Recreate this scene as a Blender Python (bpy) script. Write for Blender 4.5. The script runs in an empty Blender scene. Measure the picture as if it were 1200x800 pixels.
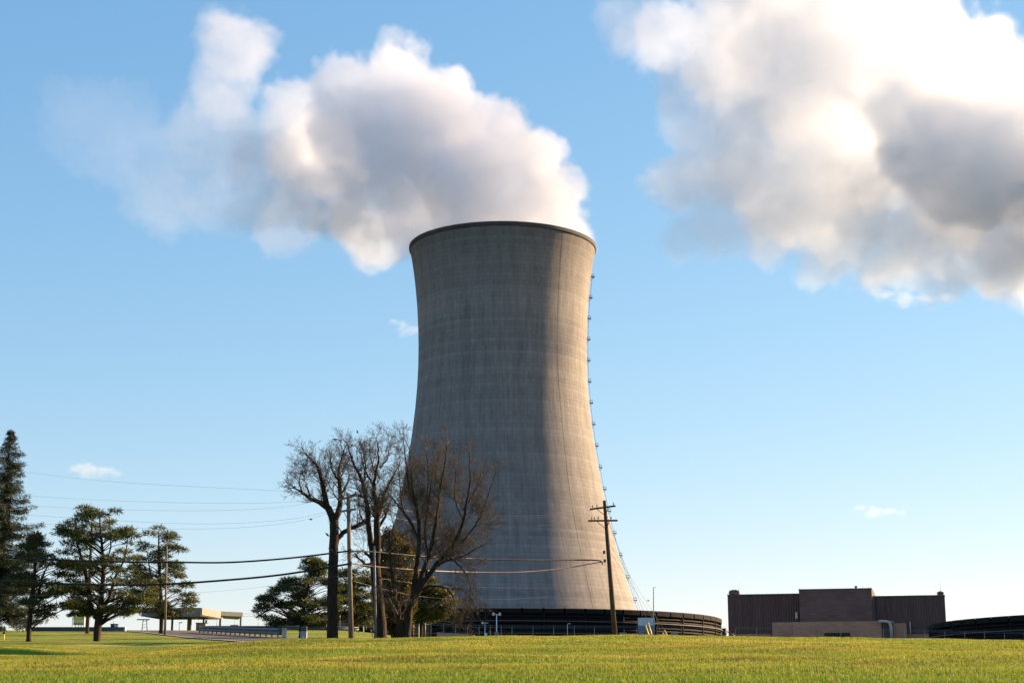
import bpy, math, random
import numpy as np
from mathutils import Vector, Matrix
R = math.radians
sc = bpy.context.scene
COL = sc.collection

# ------------------------------------------------------------------ camera, sky, sun, exposure
F, PITCH, EYE = 1900.0, R(12.75), 1.6          # focal length in pixels of the 1200-wide photograph
cam = bpy.data.objects.new('camera', bpy.data.cameras.new('camera'))
COL.objects.link(cam)
cam.location = (0, 0, EYE)
cam.rotation_euler = (R(90) + PITCH, 0, 0)
cam.data.sensor_width = 36.0
cam.data.lens = 36.0 * F / 1200.0
cam.data.clip_start, cam.data.clip_end = 0.5, 20000
sc.camera = cam

SUN_EL, SUN_AZ = R(20), R(62)                  # azimuth clockwise from the view direction
world = bpy.data.worlds.new('World')
sc.world = world
world.use_nodes = True
wn = world.node_tree
sky = wn.nodes.new('ShaderNodeTexSky')
sky.sky_type = 'NISHITA'
sky.sun_disc = False
sky.sun_elevation, sky.sun_rotation = SUN_EL, SUN_AZ
sky.altitude, sky.air_density, sky.dust_density, sky.ozone_density = 100, 1.1, 0.0, 3.2
bg = wn.nodes['Background']
bg.inputs['Strength'].default_value = 0.05
# tone response of the camera for the sky, one curve per colour channel
sp = wn.nodes.new('ShaderNodeSeparateColor'); cb = wn.nodes.new('ShaderNodeCombineColor')
wn.links.new(sky.outputs[0], sp.inputs[0])
for i_, (g_, k_) in enumerate(((0.93, 0.865), (0.654, 0.54), (0.454, 0.438))):
    pw = wn.nodes.new('ShaderNodeMath'); pw.operation = 'POWER'; pw.inputs[1].default_value = g_
    ml = wn.nodes.new('ShaderNodeMath'); ml.operation = 'MULTIPLY'; ml.inputs[1].default_value = k_ * 0.05 ** (g_ - 1)
    wn.links.new(sp.outputs[i_], pw.inputs[0]); wn.links.new(pw.outputs[0], ml.inputs[0]); wn.links.new(ml.outputs[0], cb.inputs[i_])
wn.links.new(cb.outputs[0], bg.inputs['Color'])

sun = bpy.data.objects.new('sun', bpy.data.lights.new('sun', 'SUN'))
COL.objects.link(sun)
sun.data.energy, sun.data.angle, sun.data.color = 5.0, R(0.5), (1.0, 0.67, 0.37)
SUN_DIR = Vector((math.cos(SUN_EL) * math.sin(SUN_AZ), math.cos(SUN_EL) * math.cos(SUN_AZ), math.sin(SUN_EL)))
sun.rotation_euler = SUN_DIR.to_track_quat('Z', 'Y').to_euler()
sun.location = SUN_DIR * 500

sc.view_settings.view_transform = 'Standard'
sc.view_settings.look = 'None'
sc.view_settings.exposure = 1.95
sc.view_settings.gamma = 1.0
cy = sc.cycles
cy.use_denoising = True
cy.max_bounces, cy.diffuse_bounces, cy.glossy_bounces, cy.transmission_bounces = 8, 3, 2, 3
cy.transparent_max_bounces = 12
cy.volume_bounces = 6
cy.volume_step_rate, cy.volume_max_steps = 2.0, 256
cy.sample_clamp_indirect = 8.0

# ------------------------------------------------------------------ helpers
D1 = 620.0
CT, ST = math.cos(PITCH), math.sin(PITCH)
def P(px, py, Y):
    """the point at ground distance Y seen at pixel (px, py) of the 1200 x 800 photograph"""
    dx, dy = (px - 600) / F, (400 - py) / F
    k = Y / (CT - dy * ST)
    return Vector((dx * k, Y, EYE + k * (ST + dy * CT)))
def S(Y, py=740):
    """metres per photograph pixel at distance Y"""
    return Y / (CT - (400 - py) / F * ST) / F

class MB:
    """collects faces of one mesh"""
    def __init__(self): self.v, self.f, self.sm = [], [], []
    def add(self, vs, fs, smooth=False):
        n = len(self.v)
        self.v.extend(tuple(v) for v in vs)
        self.f.extend(tuple(i + n for i in f) for f in fs)
        self.sm.extend([smooth] * len(fs))
        return self
    def box(self, x0, x1, y0, y1, z0, z1, M=None):
        vs = [Vector((x, y, z)) for z in (z0, z1) for y in (y0, y1) for x in (x0, x1)]
        if M is not None: vs = [M @ v for v in vs]
        return self.add(vs, [(0, 2, 3, 1), (4, 5, 7, 6), (0, 1, 5, 4), (2, 6, 7, 3), (0, 4, 6, 2), (1, 3, 7, 5)])
    def beam(self, a, b, w, h):
        """a box of width w (horizontal) and height h from a to b"""
        a, b = Vector(a), Vector(b); d = (b - a)
        side = d.cross(Vector((0, 0, 1)))
        if side.length < 1e-5: side = Vector((1, 0, 0))
        side.normalize(); up = side.cross(d).normalized()
        vs = []
        for p in (a, b):
            for s, t in ((-1, -1), (1, -1), (1, 1), (-1, 1)):
                vs.append(p + side * (s * w / 2) + up * (t * h / 2))
        return self.add(vs, [(0, 1, 2, 3), (7, 6, 5, 4), (0, 4, 5, 1), (1, 5, 6, 2), (2, 6, 7, 3), (3, 7, 4, 0)])
    def tube(self, pts, rads, n=8, caps=True):
        """a tapered tube through pts"""
        pts = [Vector(p) for p in pts]
        if not isinstance(rads, (list, tuple)): rads = [rads] * len(pts)
        ref = None; vs = []
        for i, p in enumerate(pts):
            d = (pts[min(i + 1, len(pts) - 1)] - pts[max(i - 1, 0)])
            if d.length < 1e-9: d = Vector((0, 0, 1))
            d.normalize()
            if ref is None:
                ref = d.cross(Vector((0.13, 0.99, 0.05)))
                if ref.length < 0.1: ref = d.cross(Vector((1, 0, 0)))
            ref = (ref - d * ref.dot(d)).normalized(); o = d.cross(ref)
            for k in range(n):
                a = 2 * math.pi * k / n
                vs.append(p + (ref * math.cos(a) + o * math.sin(a)) * rads[i])
        fs = []
        for i in range(len(pts) - 1):
            for k in range(n):
                k2 = (k + 1) % n
                fs.append((i * n + k, i * n + k2, (i + 1) * n + k2, (i + 1) * n + k))
        self.add(vs, fs, n > 4)
        if caps:
            m = len(self.v)
            self.f.append(tuple(m - len(vs) + k for k in range(n))[::-1]); self.sm.append(False)
            self.f.append(tuple(m - n + k for k in range(n))); self.sm.append(False)
        return self
    def lathe(self, prof, n=48, c=(0, 0, 0), a0=0.0, a1=2 * math.pi, smooth=True):
        """(r, z) pairs turned about the vertical through c"""
        full = abs(a1 - a0 - 2 * math.pi) < 1e-6
        m = n if full else n + 1
        vs = []
        for r, z in prof:
            for k in range(m):
                a = a0 + (a1 - a0) * k / n
                vs.append((c[0] + r * math.sin(a), c[1] - r * math.cos(a), c[2] + z))
        fs = []
        for i in range(len(prof) - 1):
            for k in range(n):
                k2 = (k + 1) % m
                fs.append((i * m + k, i * m + k2, (i + 1) * m + k2, (i + 1) * m + k))
        return self.add(vs, fs, smooth)
    def build(self, name, mat, parent=None, origin=None, loc=None):
        me = bpy.data.meshes.new(name)
        o = bpy.data.objects.new(name, me); COL.objects.link(o)
        org = Vector(origin) if origin is not None else Vector((0, 0, 0))
        if parent is not None:
            o.parent = parent
            if origin is None:
                org = Vector(parent.location)
                q = parent.parent
                while q is not None: org += q.location; q = q.parent
        elif loc is not None:
            o.location = loc; org = Vector(loc)
        me.from_pydata([(v[0] - org.x, v[1] - org.y, v[2] - org.z) for v in self.v], [], self.f)
        me.polygons.foreach_set('use_smooth', self.sm)
        me.update()
        if mat: me.materials.append(mat)
        return o

def tag(o, label=None, cat=None, group=None, kind=None):
    if label: o['label'] = label
    if cat: o['category'] = cat
    if group: o['group'] = group
    if kind: o['kind'] = kind
    return o
def thing(name, loc, label, cat, group=None):
    o = bpy.data.objects.new(name, None); COL.objects.link(o)
    o.empty_display_size = 0.3
    o.location = loc
    return tag(o, label, cat, group)
def dup(root, loc, label=None, rz=0.0, scale=None):
    r = root.copy(); COL.objects.link(r); r.location = loc; r.rotation_euler = (0, 0, rz)
    if scale: r.scale = (scale, scale, scale)
    if label: r['label'] = label
    for ch in list(root.children):
        c = ch.copy(); COL.objects.link(c); c.parent = r
        for g in list(ch.children):
            d = g.copy(); COL.objects.link(d); d.parent = c
    return r

# ------------------------------------------------------------------ materials
class NT:
    """small helper over a node tree"""
    def __init__(self, tree): self.t = tree
    def n(self, kind, **kw):
        nd = self.t.nodes.new(kind)
        for k, v in kw.items():
            if k.startswith('i_'): nd.inputs[k[2:].replace('_', ' ')].default_value = v
            else: setattr(nd, k, v)
        return nd
    def l(self, a, b): self.t.links.new(a, b)
    def math(self, op, a, b=None, c=None, clamp=False):
        nd = self.t.nodes.new('ShaderNodeMath'); nd.operation = op; nd.use_clamp = clamp
        for i, x in enumerate((a, b, c)):
            if x is None: continue
            if isinstance(x, (int, float)): nd.inputs[i].default_value = x
            else: self.l(x, nd.inputs[i])
        return nd.outputs[0]
    def mix(self, fac, a, b, mode='MIX'):
        nd = self.t.nodes.new('ShaderNodeMix'); nd.data_type = 'RGBA'; nd.blend_type = mode
        for i, x in ((0, fac), (6, a), (7, b)):
            if isinstance(x, (int, float)): nd.inputs[i].default_value = x
            elif isinstance(x, tuple): nd.inputs[i].default_value = (*x[:3], 1)
            else: self.l(x, nd.inputs[i])
        return nd.outputs[2]
    def noise(self, vec, scale, detail=4, rough=0.55):
        nd = self.n('ShaderNodeTexNoise'); nd.inputs['Scale'].default_value = scale
        nd.inputs['Detail'].default_value = detail; nd.inputs['Roughness'].default_value = rough
        if vec is not None: self.l(vec, nd.inputs['Vector'])
        return nd.outputs[0]
    def ramp(self, fac, stops):
        nd = self.n('ShaderNodeValToRGB'); el = nd.color_ramp.elements
        while len(el) < len(stops): el.new(0.5)
        for e, (p, c) in zip(el, stops):
            e.position = p; e.color = (*c, 1) if isinstance(c, tuple) else (c, c, c, 1)
        self.l(fac, nd.inputs[0])
        return nd.outputs[0]
    def scale(self, vec, s):
        nd = self.n('ShaderNodeVectorMath', operation='MULTIPLY'); self.l(vec, nd.inputs[0]); nd.inputs[1].default_value = s
        return nd.outputs[0]

def material(name):
    m = bpy.data.materials.new(name); m.use_nodes = True
    t = NT(m.node_tree); b = m.node_tree.nodes['Principled BSDF']
    return m, t, b
def simple(name, col, rough=0.7, var=0.25, scale=2.0, metal=0.0, bump=0.0, stretch=(1, 1, 1), spec=0.3):
    """one colour broken up by two scales of noise"""
    m, t, b = material(name)
    tc = t.n('ShaderNodeTexCoord'); v = t.scale(tc.outputs['Object'], stretch)
    f = t.noise(v, scale, 6, 0.65)
    lo = tuple(c * (1 - var) for c in col); hi = tuple(min(1, c * (1 + var)) for c in col)
    t.l(t.ramp(f, [(0.3, lo), (0.7, hi)]), b.inputs['Base Color'])
    b.inputs['Roughness'].default_value = rough; b.inputs['Metallic'].default_value = metal
    b.inputs['Specular IOR Level'].default_value = spec
    if bump:
        bp = t.n('ShaderNodeBump'); bp.inputs['Strength'].default_value = bump; bp.inputs['Distance'].default_value = 0.05
        t.l(t.noise(v, scale * 6, 4), bp.inputs['Height']); t.l(bp.outputs[0], b.inputs['Normal'])
    return m

# ------------------------------------------------------------------ terrain
def interp(x, xs, ys):
    if x <= xs[0]: return ys[0]
    for i in range(1, len(xs)):
        if x <= xs[i]:
            t = (x - xs[i - 1]) / (xs[i] - xs[i - 1])
            return ys[i - 1] + (ys[i] - ys[i - 1]) * t
    return ys[-1]
def sstep(a, b, x):
    t = min(1, max(0, (x - a) / (b - a))); return t * t * (3 - 2 * t)
GD = [18, 25, 40, 60, 72, 85, 100, 115, 140, 180, 220, 260, 300, 400, 540, 800, 1500, 5000]
GMID = [803, 790, 770, 754, 748.4, 746, 746.6, 747.6, 749, 750.5, 751.2, 751.8, 752, 752.5, 752.5, 756, 768, 800]
GLEFT = [803, 790, 775.5, 768, 766.5, 763, 758, 754.5, 751, 745.5, 740, 738, 738.6, 743, 750, 756, 768, 800]
def ground_row(px, d):
    crest = interp(px, [120, 250, 330, 430, 500, 600, 750, 850, 1000, 1200, 1500], [4, 6.5, 4.6, 2.8, 0.8, 0.3, -0.3, 0.5, 2, 5.7, 9])
    ld = math.log(d); xs = [math.log(v) for v in GD]
    m = interp(ld, xs, GMID) + crest * sstep(25, 75, d)
    l = interp(ld, xs, GLEFT)
    # the ditch at the far left, its far bank steep
    wd = 1 - sstep(15, 150, px)
    bank = interp(d, [46, 57, 69.55, 70.0, 90, 120], [0, 0.6, 6.0, -9.5, -4.5, 0])
    ditch = bank * wd
    f = sstep(88, 122, d); w = 1 - sstep(150 + 240 * f, 320 + 230 * f, px)
    return m * (1 - w) + (l + ditch) * w
def ground_z(x, y):
    d = max(y, 0.001)
    r = math.hypot(x, y)
    if y < 3: return 0.55
    px = 600 + F * 1.015 * x / d
    px = max(-500, min(1700, px))
    if d < 18:
        zf = P(600, ground_row(px, 18), 18).z
        return 0.55 + (zf - 0.55) * (d - 3) / 15.0
    return P(600, ground_row(px, d), d).z
def G(px, Y, dz=0.0):
    """a point on the ground at column px and distance Y"""
    x = (px - 600) / (F * 1.015) * Y
    return Vector((x, Y, ground_z(x, Y) + dz))

def grass_colour(t, co):
    """dry straw and green in drifts, as the lawn itself is coloured"""
    n1 = t.noise(t.scale(co, (0.045, 0.12, 0.0)), 1.0, 6, 0.7)
    n2 = t.noise(t.scale(co, (0.3, 0.9, 0.0)), 1.0, 5, 0.65)
    n3 = t.noise(t.scale(co, (0.07, 0.42, 0.0)), 1.0, 5, 0.62)
    base = t.ramp(n1, [(0.36, (0.045, 0.12, 0.012)), (0.46, (0.13, 0.205, 0.028)), (0.54, (0.265, 0.275, 0.055)), (0.66, (0.39, 0.32, 0.10))])
    base = t.mix(t.math('MULTIPLY', t.math('SUBTRACT', n2, 0.42, clamp=True), 3.2, clamp=True), base, (0.055, 0.11, 0.011))
    base = t.mix(t.math('MULTIPLY', t.math('SUBTRACT', n3, 0.52, clamp=True), 7.0, clamp=True), base, (0.10, 0.078, 0.028))
    sp_ = t.n('ShaderNodeSeparateXYZ'); t.l(co, sp_.inputs[0])
    # lusher strip along the foot of the slope
    lush = t.math('SUBTRACT', 1.0, t.math('DIVIDE', t.math('SUBTRACT', t.math('MULTIPLY_ADD', n1, -16.0, sp_.outputs[1]), 14.5), 7.0), clamp=True)
    return t.mix(t.math('MULTIPLY', lush, 0.75), base, (0.055, 0.15, 0.014))
m_soil, t, b = material('turf')
geo = t.n('ShaderNodeNewGeometry')
sepg = t.n('ShaderNodeSeparateXYZ'); t.l(geo.outputs['Position'], sepg.inputs[0])
yard = t.math('MULTIPLY', t.math('GREATER_THAN', t.math('MULTIPLY_ADD', t.noise(geo.outputs['Position'], .05), 20.0, sepg.outputs[1]), 372.0), t.math('GREATER_THAN', sepg.outputs[0], -130.0))
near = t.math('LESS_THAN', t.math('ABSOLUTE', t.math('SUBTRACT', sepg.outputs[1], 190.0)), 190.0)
darkened_turf = t.mix(0.82, grass_colour(t, geo.outputs['Position']), (0.015, 0.022, 0.008))  # turf out of view darkened, like the yard, to cut bounced light
t.l(t.mix(yard, t.mix(near, darkened_turf, grass_colour(t, geo.outputs['Position'])), t.ramp(t.noise(geo.outputs['Position'], .4, 5), [(.3, (.028, .028, .03)), (.7, (.055, .054, .054))])), b.inputs['Base Color'])
b.inputs['Roughness'].default_value = 0.95; b.inputs['Specular IOR Level'].default_value = 0.05
bp = t.n('ShaderNodeBump'); bp.inputs['Strength'].default_value = 1.0; bp.inputs['Distance'].default_value = 0.12
t.l(t.noise(t.scale(geo.outputs['Position'], (6, 6, 6)), 1.0, 6, 0.7), bp.inputs['Height']); t.l(bp.outputs[0], b.inputs['Normal'])

rnd = random.Random(7)
mb = MB()
azs = [R(a) for a in (-180, -150, -120, -95, -80, -65, -50, -40, -32, -27)]
azs += [R(-24) + R(48) * i / 240 for i in range(241)]
azs += [R(a) for a in (27, 32, 40, 50, 65, 80, 95, 120, 150)]
rr = [0.5, 4, 8, 12, 15]
d = 18.0
while d < 120: rr.append(d); d += 0.4 if 66 < d < 69 else 0.15 if 69 <= d < 70.6 else 0.4 if d > 70 and d < 74 else 1.2 + d * 0.012
while d < 330: rr.append(d); d *= 1.025
while d < 6500: rr.append(d); d *= 1.16
vs = []
def bump(x, y):
    k = sstep(12, 30, y) * (1 - sstep(110, 150, y))
    return k * (0.05 * math.sin(x * 0.31 + 1.3 * math.sin(y * 0.21)) * math.sin(y * 0.52 + 0.7 * math.sin(x * 0.17)) + 0.03 * math.sin(x * 0.83 + y * 0.4))
for r in rr:
    for a in azs:
        x = math.tan(max(-1.2, min(1.2, a))) * r if abs(a) < R(66) else math.sin(a) * r
        y = r if abs(a) < R(66) else math.cos(a) * r
        z = ground_z(x, y) if abs(a) < R(66) else 0.55 + (ground_z(math.copysign(r * 0.9, a), r) - 0.55) * (1 - sstep(R(65), R(110), abs(a)))
        vs.append((x, y, z + bump(x, y)))
nA = len(azs); fs = []
for i in range(len(rr) - 1):
    for k in range(nA):
        k2 = (k + 1) % nA
        fs.append((i * nA + k, i * nA + k2, (i + 1) * nA + k2, (i + 1) * nA + k))
fs.append(tuple(range(nA))[::-1])
mb.add(vs, fs, True)
tag(mb.build('ground', m_soil), kind='structure')

# ------------------------------------------------------------------ road
m_road = simple('asphalt', (0.055, 0.052, 0.056), 0.9, 0.25, 0.8, bump=0.2)
m_paint = simple('road_paint', (0.75, 0.74, 0.7), 0.7, 0.1, 2)
ROAD = [(60, 262), (110, 250), (160, 236), (205, 216), (245, 188), (285, 160), (330, 142), (370, 122), (420, 112), (520, 108), (700, 108), (900, 112), (1250, 118)]
def ribbon(name, mat, off, width, dz, n=8, dash=None):
    pts = []
    for i in range(len(ROAD) - 1):
        for k in range(8):
            f = k / 8; a, b_ = ROAD[i], ROAD[i + 1]
            px, Y = a[0] + (b_[0] - a[0]) * f, a[1] + (b_[1] - a[1]) * f
            pts.append(G(px, Y))
    mb = MB(); rows = []
    for i, p in enumerate(pts):
        dv = (pts[min(i + 1, len(pts) - 1)] - pts[max(i - 1, 0)]); s = Vector((dv.y, -dv.x, 0)).normalized()
        row = []
        for k in range(n + 1):
            q = p + s * (off + width * (k / n - 0.5)); row.append((q.x, q.y, ground_z(q.x, q.y) + dz))
        rows.append(row)
    for i in range(len(rows) - 1):
        if dash and (i // dash) % 2: continue
        for k in range(n):
            mb.add([rows[i][k], rows[i][k + 1], rows[i + 1][k + 1], rows[i + 1][k]], [(0, 1, 2, 3)], True)
    return tag(mb.build(name, mat), kind='structure')
ribbon('road', m_road, 0, 9.5, 0.06)
ribbon('road_edge_line', m_paint, 4.3, 0.14, 0.075, 1)
ribbon('road_edge_line', m_paint, -4.3, 0.14, 0.075, 1)

# ------------------------------------------------------------------ grass blades (one mass nobody could count)
m_grass = bpy.data.materials.new('grass_blades'); m_grass.use_nodes = True
t = NT(m_grass.node_tree); b = m_grass.node_tree.nodes['Principled BSDF']
geo = t.n('ShaderNodeNewGeometry'); at = t.n('ShaderNodeAttribute', attribute_name='shade')
c1 = grass_colour(t, geo.outputs['Position'])
c2 = t.mix(at.outputs['Fac'], c1, (0.30, 0.29, 0.075))
t.l(c2, b.inputs['Base Color']); b.inputs['Roughness'].default_value = 0.6; b.inputs['Specular IOR Level'].default_value = 0.2
tr = t.n('ShaderNodeBsdfTranslucent'); t.l(t.mix(1.0, c2, (1.0, 1.0, 0.55), 'MULTIPLY'), tr.inputs['Color'])
ms = t.n('ShaderNodeMixShader'); ms.inputs[0].default_value = 0.45
t.l(b.outputs[0], ms.inputs[1]); t.l(tr.outputs[0], ms.inputs[2]); t.l(ms.outputs[0], m_grass.node_tree.nodes['Material Output'].inputs['Surface'])
def grass_mesh():
    rg = np.random.default_rng(11)
    parts = []
    for d0, d1, per, h0, h1, w in ((16, 22, 1300, .035, .085, .0045), (22, 32, 900, .035, .085, .006), (32, 55, 520, .035, .085, .0065), (55, 92, 200, .035, .08, .011)):
        half = 0.345
        area = half * (d1 * d1 - d0 * d0)
        n = int(area * per)
        d = np.sqrt(rg.uniform(d0 * d0, d1 * d1, n)); x = rg.uniform(-half, half, n) * d
        # thin out in patches so that tufts and gaps form
        k = np.sin(x * 3.1 + 1.7 * np.sin(d * 1.3)) * np.sin(d * 2.9 + 1.4 * np.sin(x * 1.1)) + 0.6 * np.sin(x * .7 + d * .9)
        keep = rg.uniform(-1.6, 1.2, n) < k + 0.4
        keep &= ~((np.abs(d - 69.6) < 1.6) & (x / d < -0.22 - 0.02 * np.sin(x * .9)))
        d, x = d[keep], x[keep]; k = k[keep]; n = len(d)
        parts.append((x, d, rg.uniform(h0, h1, n) * (1 + 0.35 * k.clip(-1, 1)), np.full(n, w)))
    X, Y, H, W = (np.concatenate(v) for v in zip(*parts))
    n = len(X)
    # ground height by bilinear lookup
    us = np.linspace(-0.36, 0.36, 181); ds = np.geomspace(14, 150, 220)
    tab = np.array([[ground_z(u * dd, dd) + bump(u * dd, dd) for u in us] for dd in ds])
    fu = ((X / Y) + 0.36) / 0.72 * 180; fd = np.log(Y / 14) / np.log(150 / 14) * 219
    iu = np.clip(fu.astype(int), 0, 179); idd = np.clip(fd.astype(int), 0, 218); au = fu - iu; ad = fd - idd
    Z = (tab[idd, iu] * (1 - au) + tab[idd, iu + 1] * au) * (1 - ad) + (tab[idd + 1, iu] * (1 - au) + tab[idd + 1, iu + 1] * au) * ad
    an = rg.uniform(0, 2 * np.pi, n); lean = rg.uniform(0.1, 0.75, n); la = rg.uniform(0, 2 * np.pi, n)
    ca, sa = np.cos(an) * W, np.sin(an) * W
    lx, ly = np.cos(la) * lean * H, np.sin(la) * lean * H
    V = np.empty((n, 5, 3), np.float32)
    V[:, 0] = np.stack([X - ca, Y - sa, Z - .01], 1); V[:, 1] = np.stack([X + ca, Y + sa, Z - .01], 1)
    V[:, 2] = np.stack([X - ca * .7 + lx * .35, Y - sa * .7 + ly * .35, Z + H * .6], 1); V[:, 3] = np.stack([X + ca * .7 + lx * .35, Y + sa * .7 + ly * .35, Z + H * .6], 1)
    V[:, 4] = np.stack([X + lx, Y + ly, Z + H * (1 - .3 * lean)], 1)
    me = bpy.data.meshes.new('grass')
    me.vertices.add(n * 5); me.vertices.foreach_set('co', V.ravel())
    base = np.arange(n, dtype=np.int32)[:, None] * 5
    loops = np.concatenate([base + np.array([0, 1, 3, 2]), base + np.array([2, 3, 4])], 1).ravel()
    me.loops.add(n * 7); me.loops.foreach_set('vertex_index', loops)
    st = (np.arange(n, dtype=np.int32)[:, None] * 7 + np.array([0, 4])).ravel()
    me.polygons.add(n * 2); me.polygons.foreach_set('loop_start', st.astype(np.int32))
    me.update(calc_edges=True); me.validate()
    sh = me.attributes.new('shade', 'FLOAT', 'POINT')
    s = np.repeat((rg.random(n) ** 3).astype(np.float32), 5); sh.data.foreach_set('value', s)
    me.materials.append(m_grass)
    o = bpy.data.objects.new('grass', me); COL.objects.link(o)
    return tag(o, 'short sunlit lawn of green and straw yellow grass', 'grass', kind='stuff')
grass_mesh()

# ------------------------------------------------------------------ the cooling tower
TC = P(588.5, 745, D1); TC.z = 0.0
ZB = P(588, 712, D1 - 82).z                     # top of the louvre ring
Z_GROUND = ground_z(TC.x, TC.y - 90) - 0.3
def conc_material():
    m, t, b = material('ribbed_concrete')
    tc = t.n('ShaderNodeTexCoord'); sep = t.n('ShaderNodeSeparateXYZ'); t.l(tc.outputs['Object'], sep.inputs[0])
    ang = t.math('ARCTAN2', sep.outputs[0], sep.outputs[1])
    zz = t.math('DIVIDE', sep.outputs[2], 1.55); aa = t.math('MULTIPLY', ang, 110 / math.pi)
    fz, fa = t.math('FLOOR', zz), t.math('FLOOR', aa)
    cmb = t.n('ShaderNodeCombineXYZ'); t.l(fz, cmb.inputs[0]); t.l(fa, cmb.inputs[1])
    wn_ = t.n('ShaderNodeTexWhiteNoise', noise_dimensions='2D'); t.l(cmb.outputs[0], wn_.inputs['Vector'])
    cz = t.n('ShaderNodeTexWhiteNoise', noise_dimensions='1D'); t.l(fz, cz.inputs['W'])
    ca = t.n('ShaderNodeTexWhiteNoise', noise_dimensions='1D'); t.l(t.math('FLOOR', t.math('MULTIPLY', ang, 26 / math.pi)), ca.inputs['W'])
    # formwork joints
    jz = t.math('LESS_THAN', t.math('FRACT', zz), 0.13); ja = t.math('LESS_THAN', t.math('FRACT', aa), 0.07)
    cyl = t.n('ShaderNodeCombineXYZ'); t.l(t.math('MULTIPLY', ang, 40.0), cyl.inputs[0]); t.l(t.math('MULTIPLY', sep.outputs[2], 0.06), cyl.inputs[1])
    streak = t.noise(cyl.outputs[0], 0.8, 6, 0.7)
    cy2 = t.n('ShaderNodeCombineXYZ'); t.l(t.math('MULTIPLY', ang, 9.0), cy2.inputs[0]); t.l(t.math('MULTIPLY', sep.outputs[2], 0.05), cy2.inputs[1])
    blotch = t.noise(cy2.outputs[0], 1.0, 5, 0.6)
    v = t.math('MULTIPLY_ADD', wn_.outputs['Value'], 0.12, 0.785)
    v = t.math('MULTIPLY_ADD', cz.outputs['Value'], 0.16, v)
    v = t.math('MULTIPLY_ADD', ca.outputs['Value'], 0.05, v)
    v = t.math('MULTIPLY_ADD', t.math('SUBTRACT', streak, 0.5), 0.9, v)
    v = t.math('MULTIPLY_ADD', t.math('SUBTRACT', blotch, 0.5), 0.7, v)
    v = t.math('MULTIPLY', v, t.math('MULTIPLY_ADD', jz, -0.11, 1.0))
    v = t.math('MULTIPLY', v, t.math('MULTIPLY_ADD', ja, -0.10, 1.0))
    # soot and damp below the rim, ragged along the streaks
    top = t.n('ShaderNodeMapRange'); top.inputs['From Min'].default_value = 122; top.inputs['From Max'].default_value = 152
    t.l(t.math('MULTIPLY_ADD', t.math('SUBTRACT', streak, 0.5), 50, sep.outputs[2]), top.inputs['Value'])
    v = t.math('MULTIPLY', v, t.math('MULTIPLY_ADD', top.outputs[0], -0.34, 1.0))
    col = t.mix(1.0, (0.206, 0.204, 0.208), v, 'MULTIPLY')
    t.l(col, b.inputs['Base Color']); b.inputs['Roughness'].default_value = 0.9; b.inputs['Specular IOR Level'].default_value = 0.15
    bp = t.n('ShaderNodeBump'); bp.inputs['Strength'].default_value = 0.5; bp.inputs['Distance'].default_value = 0.12
    t.l(t.math('SUBTRACT', wn_.outputs['Value'], t.math('MAXIMUM', jz, ja)), bp.inputs['Height']); t.l(bp.outputs[0], b.inputs['Normal'])
    return m
m_conc = conc_material()
m_rim = simple('rim_concrete', (0.055, 0.055, 0.058), 0.9, 0.3, 0.4, stretch=(1, 1, .3))
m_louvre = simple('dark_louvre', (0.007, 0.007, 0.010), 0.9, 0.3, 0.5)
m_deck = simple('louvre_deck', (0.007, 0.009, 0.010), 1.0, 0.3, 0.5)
m_rail = simple('pale_rail', (0.12, 0.10, 0.09), 0.6, 0.15, 1)
m_steel = simple('dark_steel', (0.05, 0.052, 0.055), 0.55, 0.25, 1, metal=0.4)
m_galv = simple('galvanised', (0.42, 0.43, 0.44), 0.5, 0.15, 2, metal=0.3)

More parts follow.
